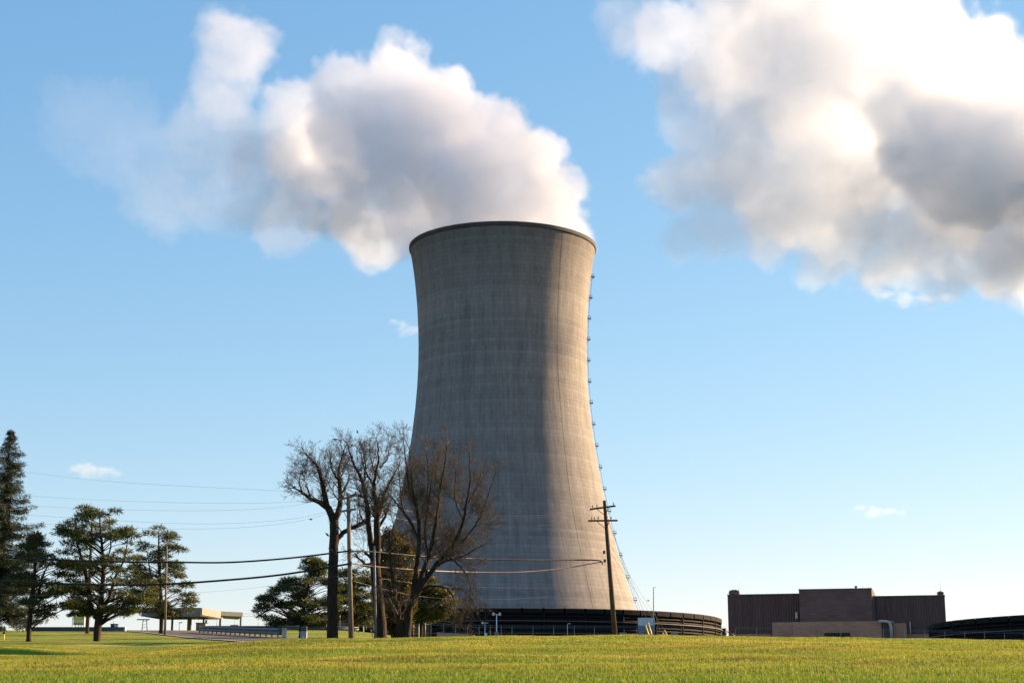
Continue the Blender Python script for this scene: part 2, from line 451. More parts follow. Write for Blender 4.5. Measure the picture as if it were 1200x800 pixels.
SIL = [(697.6, 292), (696.6, 297), (695.2, 304), (693, 318), (691, 334), (688.6, 360), (687.4, 385), (687, 405), (687.3, 430), (688.6, 455), (690.8, 480), (694.3, 508), (699.5, 540), (705.6, 572), (713, 606), (723, 645), (734, 680), (745.5, 714), (756, 744)]
PROF = []
for px, py in SIL:
    p = P(px, py, D1); r = (p.x - P(588.5, py, D1).x)
    PROF.append((r * (1 - 0.5 * (r / D1) ** 2), p.z - ZB))
PROF = [(interp(-z, [-q[1] for q in PROF], [q[0] for q in PROF]), z) for z in np.linspace(PROF[0][1], -8.0, 90)]
Z_TOP = PROF[0][1]
def shell_r(z):
    return interp(-z, [-q[1] for q in PROF], [q[0] for q in PROF])
def make_tower(loc, label):
    tw = thing('cooling_tower', loc, label, 'cooling tower', 'concrete cooling towers')
    org = (0, 0, 0)
    thick = 1.0
    mb = MB(); mb.lathe([(r, z) for r, z in PROF], 160)
    mb.lathe([(r - thick, z) for r, z in PROF[::-3]], 96)
    mb.build('shell', m_conc, tw, org)
    r0 = PROF[0][0]
    mb = MB(); mb.lathe([(r0 + .02, -1.2 + Z_TOP), (r0 + .2, Z_TOP - .9), (r0 + .22, Z_TOP), (r0 + .22, Z_TOP + .35), (r0 - 1.3, Z_TOP + .35), (r0 - 1.3, Z_TOP - 1.2)], 160, smooth=False)
    mb.build('rim', m_rim, tw, org)
    zg = Z_GROUND - ZB - 1
    # ring of louvres round the foot
    Rr = 82.0; H = -zg
    mb = MB(); prof = []
    nl = 11
    for i in range(nl):
        z0 = -0.7 - i * (H - 1.5) / nl; z1 = z0 - (H - 1.5) / nl
        prof += [(Rr - 1.4, z0), (Rr - 0.15, z1 + 0.25), (Rr - 0.15, z1 + 0.1)]
    mb.lathe(prof, 120, smooth=False); mb.lathe([(Rr - 3.0, 0.0), (Rr - 3.0, zg)], 72)
    louv = mb.build('louvre_wall', m_louvre, tw, org)
    mb = MB()
    n = 72
    for k in range(n):
        a = 2 * math.pi * (k + 0.02) / n; b_ = 2 * math.pi * (k + 0.93) / n
        mb.lathe([(Rr + .25, -1.5), (Rr + .25, -0.05), (Rr - .5, 0.2), (Rr - 40, 1.2)], 2, a0=a, a1=b_, smooth=False)
    mb.lathe([(Rr - .5, -0.15), (Rr - 40, 0.9)], 96)
    mb.build('roof_deck', m_deck, tw, org)
    for z in (-4.2, -8.2, -12.2):
        mb = MB(); mb.lathe([(Rr - .4, z), (Rr + .55, z), (Rr + .55, z + .22), (Rr - .4, z + .22)], 120, smooth=False)
        mb.build('walkway', m_rail, tw, org)
    mb = MB(); mb.lathe([(Rr + 1, zg), (Rr + 1, zg + 1.6), (Rr - 2, zg + 1.6)], 120, smooth=False)
    mb.build('basin_wall', m_conc, tw, org)
    for k in range(36):
        a = 2 * math.pi * k / 36
        mb = MB(); mb.tube([((Rr - .1) * math.sin(a), -(Rr - .1) * math.cos(a), zg), ((Rr - .1) * math.sin(a), -(Rr - .1) * math.cos(a), -1.2)], .22, 6)
        mb.build('louvre_column', m_louvre, tw, org)
    # lightning conductor down the sunlit face
    a = R(39.5); mb = MB()
    mb.tube([((shell_r(z) + .05) * math.sin(a + .004 * math.sin(z * .11)), -(shell_r(z) + .05) * math.cos(a + .004 * math.sin(z * .11)), z) for z in np.linspace(Z_TOP - 1.5, -2, 60)], .025, 5)
    mb.build('conductor_cable', m_steel, tw, org)
    # ladder with landings
    a = R(86.5); mb = MB(); zs = list(np.linspace(Z_TOP - 11, -1, 70))
    for da in (-.007, .007):
        mb.tube([((shell_r(z) + .55) * math.sin(a + da), -(shell_r(z) + .55) * math.cos(a + da), z) for z in zs], .06, 4)
    for i in range(len(zs) * 2):
        z = zs[0] + (zs[-1] - zs[0]) * i / (len(zs) * 2)
        r = shell_r(z) + .55
        mb.tube([(r * math.sin(a - .007), -r * math.cos(a - .007), z), (r * math.sin(a + .007), -r * math.cos(a + .007), z)], .05, 4)
    lad = mb.build('ladder', m_steel, tw, org)
    z = Z_TOP - 12
    while z > 6:
        r = shell_r(z); rad = Vector((math.sin(a), -math.cos(a), 0)); tan = Vector((math.cos(a), math.sin(a), 0))
        mb = MB(); c = rad * (r + .75) + Vector((0, 0, z))
        mb.beam(c - tan * .7, c + tan * .7, 1.3, .18)
        for s in (-1, 1):
            for q in (-.8, .8):
                mb.tube([c + tan * s * .7 + rad * q * .7, c + tan * s * .7 + rad * q * .7 + Vector((0, 0, .9))], .05, 4)
            mb.tube([c + tan * s * .7 - rad * .56 + Vector((0, 0, .9)), c + tan * s * .7 + rad * .56 + Vector((0, 0, .9))], .05, 4)
        mb.tube([c - tan * .7 + rad * .56 + Vector((0, 0, .9)), c + tan * .7 + rad * .56 + Vector((0, 0, .9))], .05, 4)
        mb.tube([c + rad * .8, rad * (r - .2) + Vector((0, 0, z - 1.4))], .08, 4)
        mb.build('landing', m_steel, lad, org)
        z -= 8.4
    # riser pipe at the end of the ring that one sees
    a = R(91); c = Vector(((Rr + 1.9) * math.sin(a), -(Rr + 1.9) * math.cos(a), 0))
    mb = MB(); mb.tube([c + Vector((0, 0, zg)), c + Vector((0, 0, -2.6))], .95, 12)
    for z in (-3.4, -6.6): mb.tube([c + Vector((-2, 0, z)), c + Vector((1.0, 0, z))], .3, 6)
    mb.tube([c + Vector((.6, 0, -6)), c + Vector((3.8, 0, -4.6))], .2, 6); mb.tube([c + Vector((.6, 0, -3.5)), c + Vector((3.8, 0, -5.4))], .2, 6)
    mb.build('riser_pipe', m_steel, tw, org)
    return tw
tower = make_tower((TC.x, TC.y, ZB), 'tall flared concrete cooling tower with sunlit right edge and steam above its rim')
D2 = 520.0
c2 = P(1402, 745, D2)
dup(tower, (c2.x, D2, 27.9), 'second cooling tower at the right edge, only its dark louvred ring in view')

# ------------------------------------------------------------------ the plant building right of the tower
m_siding = None
def siding_material(name, col, pitch, depth=.16):
    m, t, b = material(name)
    tc = t.n('ShaderNodeTexCoord'); sep = t.n('ShaderNodeSeparateXYZ'); t.l(tc.outputs['Object'], sep.inputs[0])
    x = t.math('ADD', sep.outputs[0], sep.outputs[1])
    w = t.math('SINE', t.math('MULTIPLY', x, 2 * math.pi / pitch))
    pan = t.n('ShaderNodeTexWhiteNoise', noise_dimensions='1D'); t.l(t.math('FLOOR', t.math('DIVIDE', x, pitch * 1.0)), pan.inputs['W'])
    n = t.noise(t.scale(tc.outputs['Object'], (.35, .35, .06)), 1.0, 5, .65)
    v = t.math('MULTIPLY_ADD', pan.outputs['Value'], .2, .82); v = t.math('MULTIPLY_ADD', t.math('SUBTRACT', n, .5), .65, v)
    v = t.math('MULTIPLY_ADD', w, .07, v)
    t.l(t.mix(1.0, col, v, 'MULTIPLY'), b.inputs['Base Color']); b.inputs['Roughness'].default_value = .7; b.inputs['Specular IOR Level'].default_value = .2
    bp = t.n('ShaderNodeBump'); bp.inputs['Distance'].default_value = depth; t.l(w, bp.inputs['Height']); t.l(bp.outputs[0], b.inputs['Normal'])
    return m
def course_material(name, col, h):
    m, t, b = material(name)
    tc = t.n('ShaderNodeTexCoord'); sep = t.n('ShaderNodeSeparateXYZ'); t.l(tc.outputs['Object'], sep.inputs[0])
    zz = t.math('DIVIDE', sep.outputs[2], h); xx = t.math('DIVIDE', sep.outputs[0], h * 3.4)
    cmb = t.n('ShaderNodeCombineXYZ'); t.l(t.math('FLOOR', zz), cmb.inputs[0]); t.l(t.math('FLOOR', xx), cmb.inputs[1])
    wn_ = t.n('ShaderNodeTexWhiteNoise', noise_dimensions='2D'); t.l(cmb.outputs[0], wn_.inputs['Vector'])
    n = t.noise(t.scale(tc.outputs['Object'], (.2, .2, .2)), 1.0, 5, .65)
    j = t.math('LESS_THAN', t.math('FRACT', zz), .12)
    v = t.math('MULTIPLY_ADD', wn_.outputs['Value'], .2, .85); v = t.math('MULTIPLY_ADD', t.math('SUBTRACT', n, .5), .5, v); v = t.math('MULTIPLY', v, t.math('MULTIPLY_ADD', j, -.2, 1))
    t.l(t.mix(1.0, col, v, 'MULTIPLY'), b.inputs['Base Color']); b.inputs['Roughness'].default_value = .85; b.inputs['Specular IOR Level'].default_value = .15
    return m
m_siding = siding_material('brown_siding', (0.085, 0.07, 0.075), 1.1)
m_block = course_material('brown_panels', (0.115, 0.092, 0.096), 1.2)
m_annex = course_material('tan_blocks', (0.31, 0.225, 0.185), .8)
m_coping = simple('coping', (.10, .13, .13), .6, .2, 1)
m_open = simple('opening_shade', (.012, .012, .015), .6, .2, 1)
m_bluepipe = simple('blue_grey_duct', (.3, .36, .42), .45, .15, 1, metal=.3)
YB, YAW = 700.0, R(14)
BC = Vector(((982 - 600) / (F * 1.015) * YB, YB, 0)); BE = Vector((math.cos(YAW), -math.sin(YAW), 0)); BN = Vector((math.sin(YAW), math.cos(YAW), 0))
zg = P(982, 752, YB).z - 2
def bxz(px, py, w=0.0):
    # local coordinates on the facade plane pushed back by w, where the ray of a pixel meets it
    d = P(px, py, 100.0) - Vector((0, 0, EYE))
    o = BC + BN * w
    k = o.dot(BN) / d.dot(BN); q = d * k
    return (q - BC).dot(BE), q.z + EYE - zg
def bx(px, w=0.0): return bxz(px, 715, w)[0]
def bz(py, px, w=0.0): return bxz(px, py, w)[1]
bld = thing('plant_building', (BC.x, BC.y, zg), 'long windowless brown plant building with a raised centre block and low tan annex', 'building')
bld.rotation_euler = (0, 0, -YAW)
O0 = (0, 0, 0)
def bbox(name, mat, x0, x1, w0, w1, z0, z1):
    mb = MB(); mb.box(x0, x1, w0, w1, z0, z1); return mb.build(name, mat, bld, O0)
bbox('wing', m_siding, bx(853), bx(938), 0, 40, 0, bz(696.3, 895))
bbox('wing', m_siding, bx(1022), bx(1108), 0, 40, 0, bz(698, 1065))
bbox('centre_block', m_block, bx(937, -4), bx(1022.5, -4), -4, 38, 0, bz(690, 980, -4))
for x0, x1, py, yy in ((852.6, 936.6, 695.5, 0), (936.5, 1023, 689.2, -4), (1022.9, 1108.6, 697.2, 0)):
    pc = (x0 + x1) / 2; bbox('coping', m_coping, bx(x0, yy), bx(x1, yy), yy - .3, 40.3, bz(py + .9, pc, yy), bz(py, pc, yy))
bbox('annex', m_annex, bx(904, -14), bx(928.5, -14), -14, -.02, 0, bz(728.6, 916, -14))
bbox('annex', m_annex, bx(928.6, -17), bx(1046, -17), -17, -4.02, 0, bz(727.6, 985, -17))
bbox('annex', m_annex, bx(1046.1, -12), bx(1061, -12), -12, -.02, 0, bz(729.6, 1053, -12))
bbox('door', m_siding, bx(1032, -17), bx(1046, -17), -17.2, -17.03, 0, bz(729, 1039, -17))
bbox('loading_opening', m_open, bx(965, -17), bx(995, -17), -17.25, -17.02, 0, bz(741, 980, -17))  # near-black slab, the shade inside the opening painted on
for x0, x1 in ((856, 903), (1061.6, 1107.5)): bbox('plinth', m_annex, bx(x0), bx(x1), -.6, -.02, 0, bz(742.5, (x0 + x1) / 2))
for x0, x1, pt, pb in ((854.5, 866.5, 690.5, 695.4), (1099.5, 1107, 692.2, 697.1)):
    mb = MB(); za, zb = bz(pb, x0), bz(pt, x0); h = zb - za; xa, xb = bx(x0), bx(x1)
    mb.box(xa, xb, .2, 4.5, za, za + h * .55)
    for k in range(4):
        q = xa + (xb - xa) * (k + .5) / 4; mb.tube([(q, 2, za + h * .5), (q, 2, za + h * (1.05 if k in (1, 2) else .85))], .5, 8)
    mb.box(xa + .6, xb - .6, 1, 3.8, za + h * .52, za + h * .9)
    mb.build('roof_housing', m_block, bld, O0)
q = bx(1004); mb = MB(); mb.tube([(q, 5, bz(690.5, 1004)), (q, 5, bz(685.6, 1004))], [.55, .5], 10); mb.tube([(q, 5, bz(686.2, 1004)), (q, 5, bz(685.2, 1004))], .75, 10); mb.build('roof_vent', m_steel, bld, O0)
for px, pt, pb in ((866.5, 683, 696), (937.6, 686.5, 690), (1012, 683.5, 690), (1019.5, 682, 690), (1025, 690, 698), (1098, 684.5, 698), (1103.5, 680, 693)):
    mb = MB(); q = bx(px); mb.tube([(q, 1, bz(pb, px) - .3), (q, 1, bz(pt, px))], [.1, .05], 5); mb.build('antenna_mast', m_galv, bld, O0)
bbox('wall_cabinet', m_galv, bx(932), bx(934.5), -.8, -.02, bz(724.5, 933), bz(717, 933))
mb = MB(); mb.tube([(bx(a, -18), -18 + (1 if i == 0 else 0), bz(b_, 1038, -18)) for i, (a, b_) in enumerate(((1029, 727.6), (1034, 727.5), (1038.6, 727.9), (1041.2, 729.1), (1042.4, 731.5), (1043, 735), (1043.2, 752)))], .62, 10); mb.build('bent_duct', m_bluepipe, bld, O0)
bbox('downpipe', m_bluepipe, bx(1065), bx(1066.2), -.4, -.02, bz(742.2, 1065), bz(728, 1065))
bbox('downpipe', m_coping, bx(1023.2), bx(1024.6), -.5, -.02, bz(727, 1024), bz(699, 1024))

# ------------------------------------------------------------------ steam: density grids filled from soft blobs broken up by noise
def steam_material(name, dens, aniso, color):
    m = bpy.data.materials.new(name); m.use_nodes = True
    t = NT(m.node_tree); m.node_tree.nodes.remove(m.node_tree.nodes['Principled BSDF'])
    pv = t.n('ShaderNodeVolumePrincipled')
    pv.inputs['Color'].default_value = (*color, 1)
    pv.inputs['Density'].default_value = dens
    pv.inputs['Anisotropy'].default_value = aniso
    out = m.node_tree.nodes['Material Output']
    t.l(pv.outputs[0], out.inputs['Volume'])
    return m

def steam(name, blobs, mat, res, label, cat, edge=0.25, warp=9.0, wscale=0.02, namp=0.9, nscale=0.03, group=None, seed=0.0, pad=1.2, fill=0.06, squash=None):
    """blobs: (centre, radius, density). Returns a volume object whose grid is made by a geometry-nodes tree."""
    lo = Vector([min(c[i] - r * pad for c, r, w in blobs) for i in range(3)])
    hi = Vector([max(c[i] + r * pad for c, r, w in blobs) for i in range(3)])
    org = (lo + hi) / 2
    vol = bpy.data.volumes.new(name)
    o = bpy.data.objects.new(name, vol); COL.objects.link(o)
    o.location = org
    vol.materials.append(mat)
    ng = bpy.data.node_groups.new(name, 'GeometryNodeTree')
    ng.interface.new_socket('Geometry', in_out='INPUT', socket_type='NodeSocketGeometry')
    ng.interface.new_socket('Geometry', in_out='OUTPUT', socket_type='NodeSocketGeometry')
    t = NT(ng)
    pos0 = t.n('GeometryNodeInputPosition').outputs[0]
    off = t.n('ShaderNodeVectorMath', operation='ADD'); t.l(pos0, off.inputs[0]); off.inputs[1].default_value = (seed, seed * 1.7, -seed)
    wn1 = t.n('ShaderNodeTexNoise'); wn1.inputs['Scale'].default_value = wscale; wn1.inputs['Detail'].default_value = 4; wn1.inputs['Roughness'].default_value = 0.6
    t.l(off.outputs[0], wn1.inputs['Vector'])
    sub = t.n('ShaderNodeVectorMath', operation='SUBTRACT'); t.l(wn1.outputs[1], sub.inputs[0]); sub.inputs[1].default_value = (0.5, 0.5, 0.5)
    mul = t.n('ShaderNodeVectorMath', operation='SCALE'); t.l(sub.outputs[0], mul.inputs[0]); mul.inputs['Scale'].default_value = warp * 2
    addv = t.n('ShaderNodeVectorMath', operation='ADD'); t.l(pos0, addv.inputs[0]); t.l(mul.outputs[0], addv.inputs[1])
    pos = addv.outputs[0]
    acc = None; wsum = None; fsum = None
    for c, r, w in blobs:
        d = t.n('ShaderNodeVectorMath', operation='DISTANCE'); t.l(pos, d.inputs[0]); d.inputs[1].default_value = c - org
        f = t.math('MULTIPLY_ADD', d.outputs['Value'], -1.0 / r, 1.0)
        acc = f if acc is None else t.math('SMOOTH_MAX', acc, f, 0.12)
        g = t.math('MAXIMUM', t.math('ADD', f, 0.35), 0.0001)
        wsum = t.math('MULTIPLY', g, w) if wsum is None else t.math('MULTIPLY_ADD', g, w, wsum)
        fsum = g if fsum is None else t.math('ADD', g, fsum)
    wl = t.math('DIVIDE', wsum, fsum)
    n1 = t.n('ShaderNodeTexNoise'); n1.inputs['Scale'].default_value = nscale; n1.inputs['Detail'].default_value = 5; n1.inputs['Roughness'].default_value = 0.66
    t.l(off.outputs[0], n1.inputs['Vector'])
    v1 = t.n('ShaderNodeTexNoise'); v1.inputs['Scale'].default_value = nscale * 1.3; v1.inputs['Detail'].default_value = 1.5
    t.l(off.outputs[0], v1.inputs['Vector'])
    v2 = t.n('ShaderNodeTexNoise'); v2.inputs['Scale'].default_value = nscale * 3.2; v2.inputs['Detail'].default_value = 3
    t.l(addv.outputs[0], v2.inputs['Vector'])
    def billow(out): return t.math('SUBTRACT', 0.2, t.math('ABSOLUTE', t.math('MULTIPLY_ADD', out, 2.0, -1.0)))
    e = t.math('MULTIPLY_ADD', t.math('SUBTRACT', n1.outputs[0], 0.5), namp, t.math('ADD', acc, fill))
    e = t.math('MULTIPLY_ADD', billow(v1.outputs[0]), -namp * 0.5, e)
    e = t.math('MULTIPLY_ADD', billow(v2.outputs[0]), -namp * 0.42, e)
    mr = t.n('ShaderNodeMapRange', interpolation_type='SMOOTHSTEP'); mr.inputs['From Min'].default_value = 0.0; mr.inputs['From Max'].default_value = edge
    t.l(e, mr.inputs['Value'])
    dens = t.math('MULTIPLY', mr.outputs[0], wl)
    vc = t.n('GeometryNodeVolumeCube')
    t.l(dens, vc.inputs['Density'])
    size = hi - lo; big = max(size)
    vc.inputs['Min'].default_value = lo - org; vc.inputs['Max'].default_value = hi - org
    for i, ax in enumerate('XYZ'): vc.inputs['Resolution ' + ax].default_value = max(8, int(res * size[i] / big))
    sm = t.n('GeometryNodeSetMaterial'); t.l(vc.outputs[0], sm.inputs['Geometry']); sm.inputs['Material'].default_value = mat
    go = t.n('NodeGroupOutput'); t.l(sm.outputs[0], go.inputs[0])
    md = o.modifiers.new('density', 'NODES'); md.node_group = ng
    if squash: o.scale = squash
    return tag(o, label, cat, group)

def px_blobs(rows, Y0, spread, seed):
    rnd = random.Random(seed); out = []
    for row in rows:
        px, py, r, w = row[:4]; dy = row[4] if len(row) > 4 else rnd.uniform(-1, 1) * spread
        c = P(px, py, Y0 + dy); out.append((c, r * (c.y / CT) / F, w))
    return out


m_steam = steam_material('steam', 0.062, 0.1, (0.83, 0.875, 0.955))
plume_rows = [(535, 284, 52, 1, 0), (590, 278, 62, 1, 10), (645, 278, 46, 1, 0), (590, 284, 56, 1, -8), (590, 285, 60, 1, 22),
    (640, 235, 44, 1), (600, 220, 66, 1), (545, 225, 72, 1), (485, 240, 64, 1), (430, 250, 54, .9), (380, 242, 50, .7), (632, 180, 34, .8),
    (570, 162, 60, 1), (500, 155, 74, 1), (430, 170, 74, .9), (370, 185, 66, .6), (465, 92, 52, .8), (522, 112, 44, .8), (402, 110, 56, .6),
    (340, 150, 60, .4), (312, 212, 60, .42), (275, 58, 54, .3), (258, 104, 46, .18), (250, 165, 66, .16), (195, 208, 72, .09), (120, 150, 76, .03), (462, 46, 24, .35), (440, 275, 40, .6), (345, 255, 44, .22), (250, 235, 44, .12)]
steam('steam_plume', px_blobs(plume_rows, D1, 30, 3), m_steam, 290, 'grey white steam plume drifting off the rim of the concrete cooling tower', 'steam', namp=1.0, nscale=.04, warp=11, wscale=.024, edge=.24)

m_steam2 = steam_material('cloud_steam', 0.05, 0.25, (0.85, 0.90, 0.97))
cloud_rows = [(1100, 165, 84, 1.2, -40), (1160, 195, 80, 1.3, -40), (1050, 120, 66, 1.1, -30), (1235, 170, 95, 1.3, -30), (1120, 120, 80, 1.2, 0),
    (790, 40, 70, .4, 20), (850, 60, 88, .6, 20), (805, 125, 60, .4, 0), (795, 205, 46, .5, 0), (850, 195, 74, .8, 0), (930, 90, 108, .9, 10), (930, 205, 88, 1, 10), (1000, 255, 80, 1, 0), (1010, 180, 80, 1, 20),
    (905, 262, 52, .7, 0), (835, 272, 44, .45, 0), (800, 274, 36, .4, 0), (1080, 280, 72, 1, 0), (1160, 292, 66, 1, 0), (1230, 285, 88, 1, 0), (1010, 40, 96, 1, 20), (1080, 60, 80, 1, 10), (1150, 96, 76, 1, 0),
    (735, 20, 56, .2, 0), (960, -20, 95, 1, 10), (860, -40, 85, 1, 0), (1250, 200, 105, 1, 10), (1030, 310, 40, .8, 0), (965, 292, 40, .7, 0), (1100, 325, 34, .8, 0), (1160, 330, 34, .8, 0), (1330, 240, 110, 1, 0), (890, 150, 76, .8, 0), (1120, 240, 70, 1, 20),
    (1120, 190, 90, 1.2, -25), (1200, 225, 48, .5, 154), (965, 95, 92, .3, 150), (905, 50, 84, .3, 140), (1020, 130, 70, .3, 155)]  # far-set thin blobs added to shade the plume and the tower top
steam('steam_plume', px_blobs(cloud_rows, 540, 30, 5), m_steam2, 300, 'huge bright white steam cloud with a dark grey core, right of the tower', 'steam', namp=1.05, nscale=0.036, warp=12, wscale=.022, edge=.26)

# ------------------------------------------------------------------ small fair-weather clouds far off
m_cloud = steam_material('cloud_vapour', 0.03, 0.3, (0.96, 0.96, 0.97))
for rows, lab in (([(97, 549, 10, 1), (106, 549, 12, 1), (118, 553, 11, .8), (127, 556, 7, .5)], 'small white cloud puff above the left pines'),
                  ([(466, 377, 8, .6), (474, 381, 9, .8), (484, 388, 9, .8), (492, 390, 8, .6)], 'small torn cloud touching the left flank of the tower'),
                  ([(1013, 596, 8, .4), (1026, 598, 10, .6), (1037, 600, 9, .5), (1047, 601, 7, .3)], 'tiny flat cloud above the brown building'),
                  ([(1048, 346, 11, .5), (1064, 350, 13, .6), (1080, 351, 12, .5), (1095, 348, 9, .3)], 'thin cloud shred under the huge white steam cloud'),
                  ([(1125, 690, 11, .6), (1145, 696, 13, .8), (1165, 703, 14, 1), (1185, 701, 15, 1), (1205, 706, 16, 1), (1145, 708, 12, .7), (1225, 704, 18, 1)], 'low white cloud bank on the skyline right of the brown building'),
                  ([(1032, 694, 7, .6), (1042, 696, 8, .7), (1052, 698, 7, .5)], 'small low cloud peeping over the roof of the brown building')):
    steam('cloud', px_blobs(rows, 1700, 6, len(rows)), m_cloud, 72, lab, 'cloud', namp=1.5, nscale=.045, wscale=.03, warp=12, edge=.6, fill=0.0, squash=(1.5, 1, .7))

# ------------------------------------------------------------------ trees
def bark_material(name, lo, hi):
    m, t, b = material(name)
    tc = t.n('ShaderNodeTexCoord')
    f = t.noise(t.scale(tc.outputs['Object'], (5, 5, 1.1)), 1.0, 6, .7)
    t.l(t.ramp(f, [(.3, lo), (.72, hi)]), b.inputs['Base Color']); b.inputs['Roughness'].default_value = .9; b.inputs['Specular IOR Level'].default_value = .1
    bp = t.n('ShaderNodeBump'); bp.inputs['Strength'].default_value = .8; bp.inputs['Distance'].default_value = .06; t.l(f, bp.inputs['Height']); t.l(bp.outputs[0], b.inputs['Normal'])
    return m
m_bark = bark_material('bark', (.010, .0085, .0075), (.045, .037, .03))
m_twig = bark_material('twig_bark', (.035, .029, .025), (.12, .095, .076))
m_pinebark = bark_material('pine_bark', (.012, .009, .008), (.055, .04, .032))
def leaf_material(name, stops, trans=.3, tint=(1, 1, .6)):
    m = bpy.data.materials.new(name); m.use_nodes = True
    t = NT(m.node_tree); b = m.node_tree.nodes['Principled BSDF']
    geo = t.n('ShaderNodeNewGeometry'); at = t.n('ShaderNodeAttribute', attribute_name='shade')
    f = t.math('MULTIPLY_ADD', t.math('SUBTRACT', t.noise(t.scale(geo.outputs['Position'], (.5, .5, .8)), 1.0, 3), .5), .9, at.outputs['Fac'])
    c = t.ramp(f, stops)
    t.l(c, b.inputs['Base Color']); b.inputs['Roughness'].default_value = .55; b.inputs['Specular IOR Level'].default_value = .25
    tr = t.n('ShaderNodeBsdfTranslucent'); t.l(t.mix(1.0, c, tint, 'MULTIPLY'), tr.inputs['Color'])
    ms = t.n('ShaderNodeMixShader'); ms.inputs[0].default_value = trans
    t.l(b.outputs[0], ms.inputs[1]); t.l(tr.outputs[0], ms.inputs[2]); t.l(ms.outputs[0], m.node_tree.nodes['Material Output'].inputs['Surface'])
    return m
m_pine = leaf_material('pine_needles', [(.1, (.016, .032, .014)), (.5, (.042, .064, .022)), (.95, (.12, .11, .03))])
m_spruce = leaf_material('spruce_needles', [(.1, (.009, .02, .014)), (.5, (.02, .036, .02)), (.95, (.05, .062, .025))], .2)
m_dead = leaf_material('dead_needles', [(.1, (.07, .03, .018)), (.9, (.2, .09, .05))])
m_scrub = leaf_material('ivy_leaves', [(.1, (.022, .022, .009)), (.5, (.065, .058, .022)), (.95, (.15, .12, .045))], .3)
m_hedge = leaf_material('shrub_leaves', [(.1, (.012, .025, .01)), (.5, (.03, .05, .016)), (.95, (.07, .08, .025))], .3)

def faces_object(name, V, F_, shade, mat, parent):
    """V: (n, k, 3) array of n faces with k corners"""
    n, k = V.shape[0], V.shape[1]
    org = np.array(parent.location, np.float32)
    me = bpy.data.meshes.new(name)
    me.vertices.add(n * k); me.vertices.foreach_set('co', (V - org).astype(np.float32).ravel())
    me.loops.add(n * k); me.loops.foreach_set('vertex_index', np.arange(n * k, dtype=np.int32))
    me.polygons.add(n); me.polygons.foreach_set('loop_start', (np.arange(n, dtype=np.int32) * k))
    me.update(calc_edges=True); me.validate()
    at = me.attributes.new('shade', 'FLOAT', 'POINT'); at.data.foreach_set('value', np.repeat(shade.astype(np.float32), k))
    me.materials.append(mat)
    o = bpy.data.objects.new(name, me); COL.objects.link(o); o.parent = parent
    return o

def needle_faces(rg, c, rx, rz, n, ln, wd, droop=0.0, tip=None):
    """n narrow faces in a ragged flattened clump about c"""
    u = rg.normal(size=(n, 3)); u /= np.linalg.norm(u, axis=1)[:, None]
    rad = rg.random(n) ** 0.5
    off = u * rad[:, None] * np.array([rx, rx, rz])
    # lumps inside the clump
    p = np.array(c) + off
    p[:, 2] -= droop * (off[:, 0] ** 2 + off[:, 1] ** 2) / max(rx, .1)
    d = u * np.array([1, 1, .6]) + rg.normal(size=(n, 3)) * .55 + np.array([0, 0, .25 - droop])
    d /= np.linalg.norm(d, axis=1)[:, None]
    s = np.cross(d, rg.normal(size=(n, 3))); s /= np.linalg.norm(s, axis=1)[:, None]
    L = ln * rg.uniform(.6, 1.3, n)[:, None]; W = wd * rg.uniform(.6, 1.3, n)[:, None]
    V = np.stack([p - s * W, p + s * W, p + d * L + s * W * .5, p + d * L - s * W * .5], 1)
    return V, rg.random(n) * .5 + .25

def rows_at(rows, py):
    return interp(py, [r[0] for r in rows], [r[1] for r in rows]), interp(py, [r[0] for r in rows], [r[2] for r in rows])

